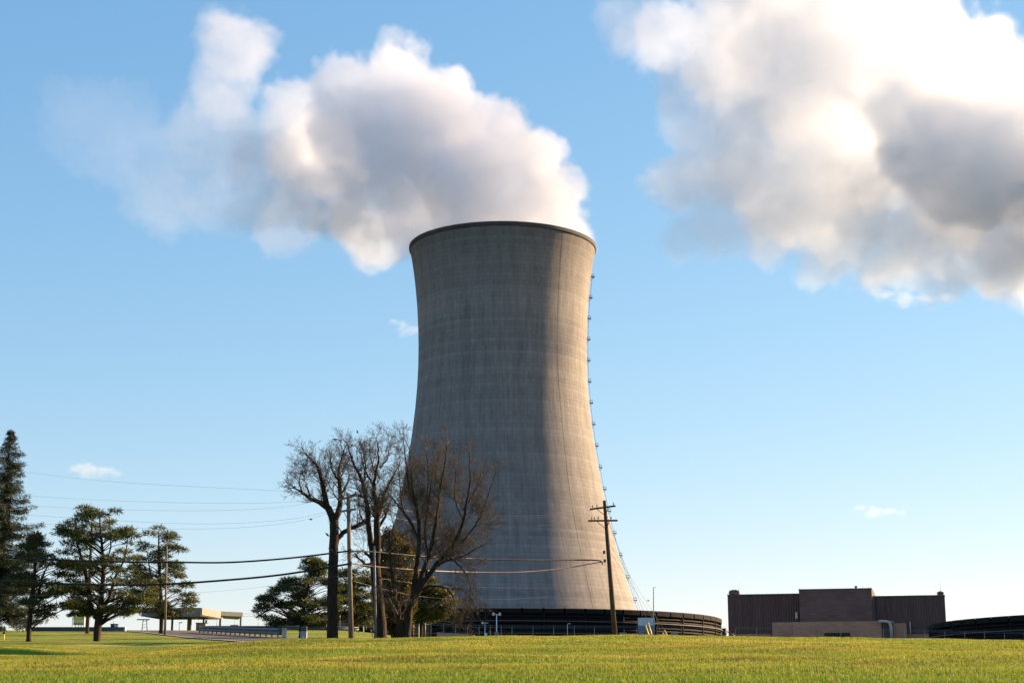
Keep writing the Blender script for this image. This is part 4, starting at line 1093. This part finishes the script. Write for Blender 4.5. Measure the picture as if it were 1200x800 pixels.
def fence(label, pts, pitch, h, lift=0.0, arm=True):
    """pts: (px, Y)"""
    seed = random.Random(len(label))
    q = [G(px, Y) for px, Y in pts]
    root = thing('chain_link_fence', q[0], label, 'fence')
    mb = MB(); posts = []
    for i in range(len(q) - 1):
        a, b_ = q[i], q[i + 1]; L = (b_ - a).length; n = max(1, round(L / pitch))
        for k in range(n):
            p0, p1 = a.lerp(b_, k / n), a.lerp(b_, (k + 1) / n)
            for p in (p0, p1): p.z = ground_z(p.x, p.y) + lift
            posts.append(p0)
            mb.add([p0, p1, p1 + Vector((0, 0, h)), p0 + Vector((0, 0, h))], [(0, 1, 2, 3)])
    posts.append(p1)
    mb.build('mesh_panel', m_mesh, root)
    mb = MB()
    for k in range(len(posts) - 1):
        for z in (h, h + .28, h + .45):
            o = Vector((0, -.0 if z == h else -(z - h) * .7, z)); mb.tube([posts[k] + o, posts[k + 1] + o], .02 if z == h else .012, 4, False)
    mb.build('top_rail', m_post, root)
    for k, p in enumerate(posts):
        mb = MB(); hh = h + seed.uniform(-.05, .15)
        mb.tube([p - Vector((0, 0, .3)), p + Vector((0, 0, hh))], .055, 6)
        if arm: mb.tube([p + Vector((0, 0, hh - .02)), p + Vector((seed.uniform(-.1, .25), -.34, hh + .5))], .035, 5)
        mb.build('post', m_post, root)
fence('chain-link fence of pale posts along the foot of the big dark louvred ring', [(335, 262), (420, 300), (505, 360), (600, 395), (720, 408), (850, 415)], 5.4, 2.7, .9)
fence('chain-link fence beyond the road, beside the flat gate canopy', [(232, 285), (275, 290), (330, 285)], 4.2, 2.5)
fence('chain-link fence in front of the brown plant building', [(862, 430), (960, 436), (1060, 440), (1200, 445)], 6.0, 2.6, 1.1)

# ------------------------------------------------------------------ gate canopy
def gate_canopy():
    Y = 255.0
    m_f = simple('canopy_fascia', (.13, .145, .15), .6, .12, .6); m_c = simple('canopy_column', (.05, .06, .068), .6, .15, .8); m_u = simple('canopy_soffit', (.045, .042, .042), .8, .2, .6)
    m_lit = simple('canopy_fascia_sunlit', (.21, .175, .165), .6, .1, .6)  # fascia again, with the warm sunlight on its right face painted in
    s = S(Y); base = G(225, Y); root = thing('gate_canopy', base, 'flat roofed gate canopy on columns beside the road', 'canopy')
    def q(px, py, Y_): return P(px, py, Y_)
    # main roof: its camera side ends at px 236, then turns away towards px 258
    A, B, C = q(166, 716, Y - 3), q(236, 712, Y - 4), q(258, 713.5, Y + 6)
    D = A + (C - B)
    h = 9.0 * s
    def prism(quad, z0, z1):
        vs = [Vector((p.x, p.y, z)) for z in (z0, z1) for p in quad]
        return MB().add(vs, [(3, 2, 1, 0), (4, 5, 6, 7), (0, 1, 5, 4), (1, 2, 6, 5), (2, 3, 7, 6), (3, 0, 4, 7)])
    zt = B.z; 
    prism([A, B, C, D], zt - h, zt - .02).build('roof', m_u, root)
    def strip(a, b_, z0, z1, name, mat, off):
        n = Vector(((b_ - a).y, -(b_ - a).x, 0)).normalized() * off
        v = [a + n, b_ + n, b_ + n * 2.4, a + n * 2.4]
        prism(v, z0, z1).build(name, mat, root)
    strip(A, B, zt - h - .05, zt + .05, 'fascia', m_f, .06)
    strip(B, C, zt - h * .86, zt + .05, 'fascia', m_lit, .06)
    # lower roof at the right
    E, F_ = q(258.2, 715.5, Y + 6), q(284.5, 718.5, Y + 9); Gq = F_ + Vector((-2.2, 9, 0)); Hq = E + Vector((-1, 9, 0))
    z2 = F_.z
    prism([E, F_, Gq, Hq], z2 - 3.6 * s, z2 + .2).build('roof', m_f, root)
    for px, dy, w in ((201.3, 0, 2.2), (221.5, 0, 4.4), (238, 5, 1.8), (241, 8, 2.0), (257.6, 6.6, 2.4), (281.6, 8.6, 2.0)):
        c = G(px, Y + dy); ztop = zt - h + .02 if px < 250 else z2 - 3.6 * s + .02
        mb = MB(); mb.box(c.x - w * s / 2, c.x + w * s / 2, c.y - w * s / 2, c.y + w * s / 2, c.z - .3, ztop); mb.build('column', m_c if px < 250 else m_f, root)
    for px in (226, 230, 247): 
        c = q(px, 721, Y + 3); mb = MB(); mb.box(c.x - .35, c.x + .35, c.y - .2, c.y + .2, zt - h - .1, zt - h + .02); mb.build('light', m_white, root)
    # kiosk under it and a beige cabinet
    k = G(236, Y + 4); bth = thing('kiosk', k, 'low pale ribbed kiosk under the gate canopy', 'kiosk')
    mb = MB(); mb.box(k.x - .75, k.x + .75, k.y - .8, k.y + .8, k.z - .2, k.z + 1.05); mb.build('body', m_polepale, bth)
    mb = MB(); mb.box(k.x - .85, k.x + .85, k.y - .9, k.y + .9, k.z + 1.05, k.z + 1.15); mb.build('roof', m_c, bth)
    k = G(275, Y + 8); bth = thing('cabinet', k, 'square tan cabinet beside the right canopy column', 'cabinet')
    mb = MB(); mb.box(k.x - .65, k.x + .65, k.y - .5, k.y + .5, k.z - .2, k.z + .85); mb.build('body', simple('tan_box', (.36, .26, .2), .7, .15, 1), bth)
    mb = MB(); mb.box(k.x - .02, k.x + .02, k.y - .53, k.y - .505, k.z, k.z + .8); mb.build('door_seam', m_dark, bth)
    k = G(270, Y + 6); 
gate_canopy()

# ------------------------------------------------------------------ guard rails
m_rail_b = simple('blue_grey_rail', (.06, .078, .11), .5, .12, 1.2, metal=.2)
def guard_rail(label, pts, pitch, zc, hh, end=None):
    q = [G(px, Y) for px, Y in pts]; root = thing('guard_rail', q[0], label, 'guard rail')
    prof = [(-.04, -.5), (.05, -.38), (.05, -.22), (-.03, -.08), (-.03, .08), (.05, .22), (.05, .38), (-.04, .5)]
    path = []
    for i in range(len(q) - 1):
        n = max(1, round((q[i + 1] - q[i]).length / pitch))
        for k in range(n):
            p = q[i].lerp(q[i + 1], k / n); p.z = ground_z(p.x, p.y); path.append(p)
    path.append(q[-1])
    vs = []
    for i, p in enumerate(path):
        d = path[min(i + 1, len(path) - 1)] - path[max(i - 1, 0)]; nrm = Vector((d.y, -d.x, 0)).normalized()
        for o, z in prof: vs.append(p + nrm * (o + .1) + Vector((0, 0, zc + z * hh)))
    m = len(prof); fs = [(i * m + k, i * m + k + 1, (i + 1) * m + k + 1, (i + 1) * m + k) for i in range(len(path) - 1) for k in range(m - 1)]
    mb = MB().add(vs, fs, True); o = mb.build('rail', m_rail_b, root)
    sol = o.modifiers.new('thickness', 'SOLIDIFY'); sol.thickness = .02
    for p in path:
        mb = MB(); mb.box(p.x - .07, p.x + .07, p.y + .02, p.y + .17, p.z - .3, p.z + zc + hh * .45); mb.build('post', m_poledark, root)
    if end:
        p = path[-1]; mb = MB(); mb.box(p.x - .2, p.x + .25, p.y - .2, p.y + .1, p.z + .1, p.z + zc + hh * .62); mb.build('end_marker', m_white, root)
guard_rail('blue-grey guard rail with a white end marker along the far road edge', [(234, 206), (270, 190), (305, 176), (333, 166)], 2.4, .62, .62, True)
guard_rail('second lower blue-grey guard rail behind the marked one, farther up the road', [(232, 240), (300, 236), (350, 234), (420, 236)], 4, .5, .5)

# ------------------------------------------------------------------ the left lawn: low wall, sign, boxes
def low_wall():
    m = simple('blue_grey_concrete', (.07, .09, .125), .8, .2, .5, bump=.2)
    a, b_ = G(30, 233), G(145, 231); root = thing('low_wall', a, 'long low blue-grey wall at the far edge of the left lawn', 'wall')
    n = 16; d = (b_ - a)
    for i in range(n):
        p, q = a + d * (i / n), a + d * ((i + .975) / n); mb = MB(); h = .62
        mb.add([Vector((x, y + o, z)) for o in (0, .35) for x, y, z in ((p.x, p.y, p.z - .3), (q.x, q.y, q.z - .3), (q.x, q.y, q.z + h), (p.x, p.y, p.z + h))], [(0, 1, 2, 3), (7, 6, 5, 4), (0, 4, 5, 1), (1, 5, 6, 2), (2, 6, 7, 3), (3, 7, 4, 0)])
        mb.build('panel', m, root)
    mb = MB(); mb.box(b_.x, b_.x + .22, b_.y - .02, b_.y + .37, b_.z - .3, b_.z + .66); mb.build('end_post', m_white, root)
low_wall()
def sign_board():
    Y = 238; s = S(Y); c = G(91, Y); root = thing('sign_board', c, 'cream and yellow sign board on two posts under a shrub', 'sign')
    z1 = P(91, 721.5, Y).z; z2 = P(91, 733, Y).z
    mb = MB(); mb.box(c.x - .7, c.x + .75, Y - .05, Y + .05, P(91, 732, Y).z, P(91, 722.5, Y).z); mb.build('panel', simple('cream_sign', (.72, .68, .5), .6, .06, 1), root)
    mb = MB(); mb.box(c.x - .72, c.x + .77, Y - .075, Y - .052, P(91, 726.2, Y).z, P(91, 722.3, Y).z); mb.build('header', simple('yellow_sign', (.62, .52, .12), .6, .2, 2), root)
    mb = MB(); mb.box(c.x - .7, c.x + .75, Y - .075, Y - .052, P(91, 731.6, Y).z, P(91, 729.2, Y).z); mb.build('text_band', simple('olive_band', (.32, .29, .1), .6, .2, 2), root)
    for dx in (-.82, .83):
        mb = MB(); mb.box(c.x + dx - .06, c.x + dx + .06, Y - .06, Y + .06, c.z - .3, P(91, 721.8, Y).z); mb.build('post', m_white, root)
    # shrub that overhangs it
    rg = np.random.default_rng(3); rnd = random.Random(3); b0 = G(91, Y + 1.6); sh_ = thing('shrub', b0, 'dark green shrub crowning the cream sign board', 'shrub')
    Vs, Ss = [], []
    for k in range(46):
        p = P(rnd.uniform(80, 100), rnd.uniform(716.5, 722.5), Y + 1.4 + rnd.uniform(-.7, .9))
        V, q = needle_faces(rg, p, .32, .2, 46, .16, .06); Vs.append(V); Ss.append(q + rnd.uniform(-.2, .2))
    mb = MB()
    for dx in (-.5, .1, .6): mb.tube([b0 + Vector((dx * .3, 0, -.2)), b0 + Vector((dx, 0, 1.2)), b0 + Vector((dx * 1.3, -.1, 2.2))], [.06, .045, .02], 6)
    mb.build('stem', m_bark, sh_); faces_object('crown', np.concatenate(Vs), None, np.concatenate(Ss), m_hedge, sh_)
sign_board()
def equipment():
    Y = 236; c = G(134, Y); root = thing('equipment_box', c, 'dark box shaped equipment unit behind the low wall end', 'equipment')
    s = S(Y); z = P(134, 736, Y).z
    mb = MB(); mb.box(c.x - .5, c.x + .42, Y - .4, Y + .4, c.z - .2, P(134, 731.2, Y).z); mb.build('housing', m_dark, root)
    mb = MB(); mb.box(c.x + .02, c.x + .36, Y - .42, Y - .405, P(134, 734, Y).z, P(134, 731.8, Y).z); mb.build('window', simple('pale_glass', (.5, .56, .6), .2, .05, 1), root)
    mb = MB(); mb.box(c.x - .56, c.x + .48, Y - .46, Y + .46, P(134, 731.1, Y).z, P(134, 730.5, Y).z); mb.build('lid', m_steel, root)
    mb = MB(); mb.tube([Vector((c.x - .2, Y, P(134, 730.6, Y).z)), Vector((c.x - .2, Y, P(134, 724, Y).z))], .04, 6); mb.build('mast', m_galv, root)
    # observation frame far behind
    Y = 320; s = S(Y); c = G(169, Y); root = thing('lookout_frame', c, 'T-topped steel frame tower on the skyline right of the open pine', 'tower')
    zt = P(168, 725.5, Y).z
    for dx in (-.4, .45):
        mb = MB(); mb.tube([Vector((c.x + dx * 1.3, Y, c.z - .3)), Vector((c.x + dx * .8, Y, zt))], .09, 6); mb.build('leg', m_steel, root)
    mb = MB(); mb.beam((c.x - 1.5, Y, zt), (c.x + .9, Y, zt), .3, .2); mb.build('top_beam', m_steel, root)
    for f in (.3, .55, .8):
        z_ = c.z + (zt - c.z) * f; mb = MB(); mb.beam((c.x - .45, Y, z_), (c.x + .5, Y, z_ + .3), .06, .06); mb.build('brace', m_steel, root)
    # marker post at the left edge
    Y = 150; c = G(5, Y); root = thing('marker_post', c, 'short yellow marker post with two dark pointed caps at the far left', 'post')
    mb = MB(); mb.tube([c - Vector((0, 0, .2)), Vector((c.x, Y, P(5, 742, Y).z))], .055, 8); mb.build('shaft', m_yellow, root)
    for pt, pb in ((732.6, 737.0), (738.6, 742.0)):
        mb = MB(); zt, zb = P(5, pt, Y).z, P(5, pb, Y).z; mb.tube([(c.x, Y, zb), (c.x, Y, zb + (zt - zb) * .35), (c.x, Y, zb + (zt - zb) * .8), (c.x, Y, zt)], [.17, .15, .06, .02], 8); mb.build('cap', m_dark, root)
    mb = MB(); mb.tube([(c.x, Y, P(5, 738.7, Y).z), (c.x, Y, P(5, 736.9, Y).z)], .03, 6); mb.build('rod', m_dark, root)
    # roadside lamp under the canopy end
    Y = 275; c = G(210, Y); root = thing('lamp_post', c, 'small dark hooked lamp post seen between canopy columns', 'lamp post')
    top = P(210, 729.3, Y); mb = MB(); mb.tube([c - Vector((0, 0, .2)), top], .05, 6); mb.build('pole', m_dark, root)
    mb = MB(); mb.beam(top + Vector((-.05, 0, 0)), top + Vector((.5, 0, .06)), .22, .14); mb.build('head', m_dark, root)
    # utility cabinet by the road
    Y = 138; c = G(356, Y); root = thing('utility_cabinet', c, 'grey two-tone utility cabinet near the bare tree, by the road', 'cabinet')
    s = S(Y); zt, zm = P(356, 733.5, Y).z, P(356, 739.3, Y).z
    mb = MB(); mb.box(c.x - .26, c.x + .26, Y - .2, Y + .2, c.z - .2, zm); mb.build('base', simple('grey_cabinet', (.3, .34, .38), .55, .12, 2), root)
    mb = MB(); mb.box(c.x - .25, c.x + .25, Y - .19, Y + .19, zm + .003, zt); mb.build('upper', simple('dark_cabinet', (.045, .055, .075), .5, .2, 2), root)
    mb = MB(); mb.box(c.x - .05, c.x + .08, Y - .225, Y - .203, c.z + .3, c.z + .42); mb.build('plate', m_white, root)
    # pale leaning stake by the tall bare tree
    Y = 122; c = G(440, Y); tp = P(435, 738.5, Y); root = thing('stake', c, 'short pale stake leaning beside the thin steel pole', 'stake')
    mb = MB(); mb.beam(c - Vector((0, 0, .15)), tp, .09, .06); mb.build('board', m_polepale, root)
    mb = MB(); mb.beam(tp, tp + (tp - c).normalized() * .06, .1, .07); mb.build('end_cap', m_yellow, root)
    # sunlit kerb wall left of the ring fence
    Y = 352; a, b_ = P(512, 741, Y), P(556, 744, Y); root = thing('retaining_wall', Vector((a.x, Y, ground_z(a.x, Y))), 'pale sunlit low retaining wall before the ring fence', 'wall')
    zb = ground_z(a.x, Y) - .5
    mb = MB(); mb.add([Vector((p.x, Y + o, z)) for o in (0, 1.2) for p, z in ((a, zb), (b_, zb), (b_, b_.z), (a, a.z))], [(0, 1, 2, 3), (7, 6, 5, 4), (0, 4, 5, 1), (1, 5, 6, 2), (2, 6, 7, 3), (3, 7, 4, 0)]); mb.build('wall', m_annex, root)
    mb = MB(); mb.beam(a + Vector((0, .6, .06)), b_ + Vector((0, .6, .06)), 1.5, .12); mb.build('coping', m_polepale, root)
equipment()

# ------------------------------------------------------------------ lamps, mast and trailer before the ring
def twin_flood():
    Y = 380; c = G(582, Y); root = thing('floodlight', c, 'twin-headed white floodlight pole on a grey box before the ring', 'floodlight')
    s = S(Y); top = P(582, 719.5, Y)
    mb = MB(); mb.tube([c - Vector((0, 0, .3)), top], [.14, .09], 8); mb.build('pole', m_white, root)
    mb = MB(); mb.beam(top + Vector((-.75, 0, .0)), top + Vector((.75, 0, .0)), .09, .09); mb.build('crossbar', m_white, root)
    for d in (-1, 1):
        p = top + Vector((d * .72, 0, .12)); mb = MB(); mb.tube([p + Vector((0, .22, .1)), p + Vector((0, .05, .06)), p + Vector((0, -.2, -.1))], [.14, .28, .36], 10); mb.build('lamp_head', m_white, root)
    zb = P(582, 740, Y).z; mb = MB(); mb.box(c.x - .5, c.x + .5, Y - .5, Y + .5, c.z - .3, zb); mb.build('box', simple('grey_box', (.16, .17, .19), .6, .15, 1), root)
    Y = 375; c = G(568, Y); top = P(568.5, 729.3, Y); root = thing('floodlight', c, 'shorter T-shaped floodlight pole on a white box before the ring', 'floodlight')
    mb = MB(); mb.tube([c - Vector((0, 0, .3)), top], [.12, .09], 8); mb.build('pole', m_galv, root)
    mb = MB(); mb.beam(top + Vector((-.75, 0, 0)), top + Vector((.75, 0, 0)), .14, .14); mb.build('crossbar', m_galv, root)
    p = top + Vector((-.6, 0, 0)); mb = MB(); mb.tube([p + Vector((0, .2, .12)), p + Vector((0, -.2, -.05))], [.16, .26], 10); mb.build('lamp_head', m_white, root)
    zb = P(568, 741.5, Y).z; mb = MB(); mb.box(c.x - .02, c.x + .55, Y - .45, Y - .15, c.z - .3, zb); mb.build('box', m_white, root)
    # small yellow hydrant-like marker beside it
    Y = 372; c = G(574.5, Y); root = thing('marker_post', c, 'stubby orange marker post between the two floodlights', 'post')
    zt = P(574, 740, Y).z; mb = MB(); mb.tube([c - Vector((0, 0, .2)), Vector((c.x, Y, zt))], .09, 8); mb.build('shaft', simple('orange_post', (.55, .28, .1), .6, .15, 2), root)
    mb = MB(); mb.tube([Vector((c.x, Y, zt)), Vector((c.x, Y, zt + .22))], [.15, .1], 8); mb.build('cap', m_yellow, root)
    # tall mast and trailer
    Y = 405; c = G(765.5, Y); top = P(765.8, 688, Y); root = thing('lamp_mast', c, 'tall slim pale mast beside the white and blue cabin', 'mast')
    mb = MB(); mb.tube([c - Vector((0, 0, .3)), top], [.16, .09], 8); mb.build('pole', m_galv, root)
    mb = MB(); mb.beam(top, top + Vector((.55, 0, .1)), .14, .1); mb.build('head', m_galv, root)
    Y = 418; c = G(758, Y); s = S(Y); root = thing('site_cabin', c, 'pale blue-white cabin in front of the louvred ring', 'cabin')
    x0, x1 = P(748.5, 735, Y).x, P(767.3, 735, Y).x; zt, zm = P(758, 724, Y).z, P(758, 732.3, Y).z
    m_cab = simple('pale_blue_panel', (.52, .6, .66), .45, .08, .8)
    mb = MB(); mb.box(x0, x1, Y, Y + 2.6, zm, zt); mb.build('upper_wall', m_cab, root)
    mb = MB(); mb.box(x0 + .04, x1 - .04, Y + .03, Y + 2.57, c.z - .4, zm - .003); mb.build('lower_wall', simple('grey_blue_panel', (.16, .19, .23), .5, .1, .8), root)
    mb = MB(); mb.box(x0 + 1.4, x1 - .6, Y - .05, Y + .02, c.z - .3, P(758, 738, Y).z); mb.build('door', simple('brown_door', (.17, .14, .13), .6, .1, 1), root)
    mb = MB(); mb.box(x0 - .08, x1 + .08, Y - .08, Y + 2.68, zt + .002, zt + .12); mb.build('roof', m_white, root)
    for k in range(5):
        xx = x0 + .3 + k * (x1 - x0 - .6) / 4; mb = MB(); mb.box(xx - .03, xx + .03, Y - .03, Y - .002, zm + .1, zt - .1); mb.build('rib', m_galv, root)
    for px, Y_, pt, lab in ((730, 400, 741.5, 'low grey equipment crate behind the crest, left of the leaning pole foot'), (790, 402, 742, 'low grey equipment crate right of the pale mast')):
        c = G(px, Y_); zt = P(px, pt, Y_).z; root = thing('equipment_crate', c, lab, 'crate')
        mb = MB(); mb.box(c.x - .8, c.x + .8, Y_ - .6, Y_ + .6, c.z - .2, zt); mb.build('body', simple('crate_grey', (.28, .29, .31), .6, .15, 1), root)
        mb = MB(); mb.box(c.x - .86, c.x + .86, Y_ - .66, Y_ + .66, zt + .003, zt + .1); mb.build('lid', m_galv, root)
    # two more lamp posts in the yard
    for px, Y_, pt, lab in ((665, 400, 731.5, 'thin hooked yard lamp in front of the shaded ring'), (491, 330, 730.5, 'pale hooked yard lamp right of the ivy-clad tree'), (426, 300, 729.5, 'pale hooked yard lamp left of the tall bare tree')):
        c = G(px, Y_); top = P(px, pt, Y_); root = thing('yard_lamp', c, lab, 'lamp post', 'hooked lamps in the plant yard')
        mb = MB(); mb.tube([c - Vector((0, 0, .3)), top, top + Vector((.12, -.1, .22)), top + Vector((.4, -.2, .3))], [.09, .07, .055, .05], 6); mb.build('pole', m_white, root)
        mb = MB(); mb.tube([top + Vector((.38, -.2, .32)), top + Vector((.68, -.25, .22))], [.08, .12], 8); mb.build('lamp_head', m_white, root)
twin_flood()

# ------------------------------------------------------------------ birds
m_bird = simple('dark_plumage', (.02, .02, .022), .6, .3, 8)
def bird(label, p, heading, flying=False, size=.24, tilt=0.0):
    root = thing('bird', p, label, 'bird'); d = Vector((math.cos(heading), math.sin(heading), tilt)).normalized(); up = Vector((0, 0, 1)); side = d.cross(up).normalized()
    mb = MB(); L = size
    pts = [p - d * L * .95 + up * (-.02), p - d * L * .5, p - d * L * .1, p + d * L * .3, p + d * L * .5 + up * L * .06, p + d * L * .68 + up * L * .09, p + d * L * .82 + up * L * .08, p + d * L * 1.02 + up * L * .04]
    mb.tube(pts, [L * .06, L * .12, L * .25, L * .23, L * .14, L * .17, L * .12, .006], 10)
    if flying:
        for s in (-1, 1):
            a = p + d * L * .25; w = [a + side * s * L * .15, a + side * s * L * .8 + up * L * .4 + d * L * .1, a + side * s * L * 1.7 + up * L * .25 - d * L * .25]
            b_ = [a - d * L * .5 + side * s * L * .12, a - d * L * .5 + side * s * L * .8 + up * L * .36, w[2] - d * L * .1]
            mb.add(w + b_, [(0, 1, 4, 3), (1, 2, 5, 4)]); mb.add([q + Vector((0, 0, .012)) for q in w + b_], [(3, 4, 1, 0), (4, 5, 2, 1)])
    body = mb.build('body', m_bird, root)
    if not flying:
        mb = MB()
        for s in (-1, 1): mb.tube([p + side * s * L * .1 - up * L * .15, p + side * s * L * .1 - up * L * .42], .008, 4)
        mb.build('leg', m_bird, root)
bird('black bird perched on the far left twig of the left bare tree', P(345, 570, 131.6), 2.6)
bird('larger black bird clinging beside the left bare trunk, upper of two', P(383.5, 626, 131.2), -.7, size=.32, tilt=-.8)
bird('larger black bird clinging beside the left bare trunk, lower of two', P(387, 643.5, 131.2), -.5, size=.28, tilt=-.6)
bird('small black bird flying alone in the sky left of the bare trees', P(364.5, 608.5, 128), 2.9, True, .16)
bird('black bird perched high between the crowns of the left bare trees', P(392.5, 514.5, 131.6), .3, size=.26)
bird('black bird perched near the top of the tall bare tree', P(419, 506, 127.8), 2.0, size=.26, tilt=.9)
bird('small bird flying right of the tower foot', P(759.5, 703.5, 300), .4, True, .3)
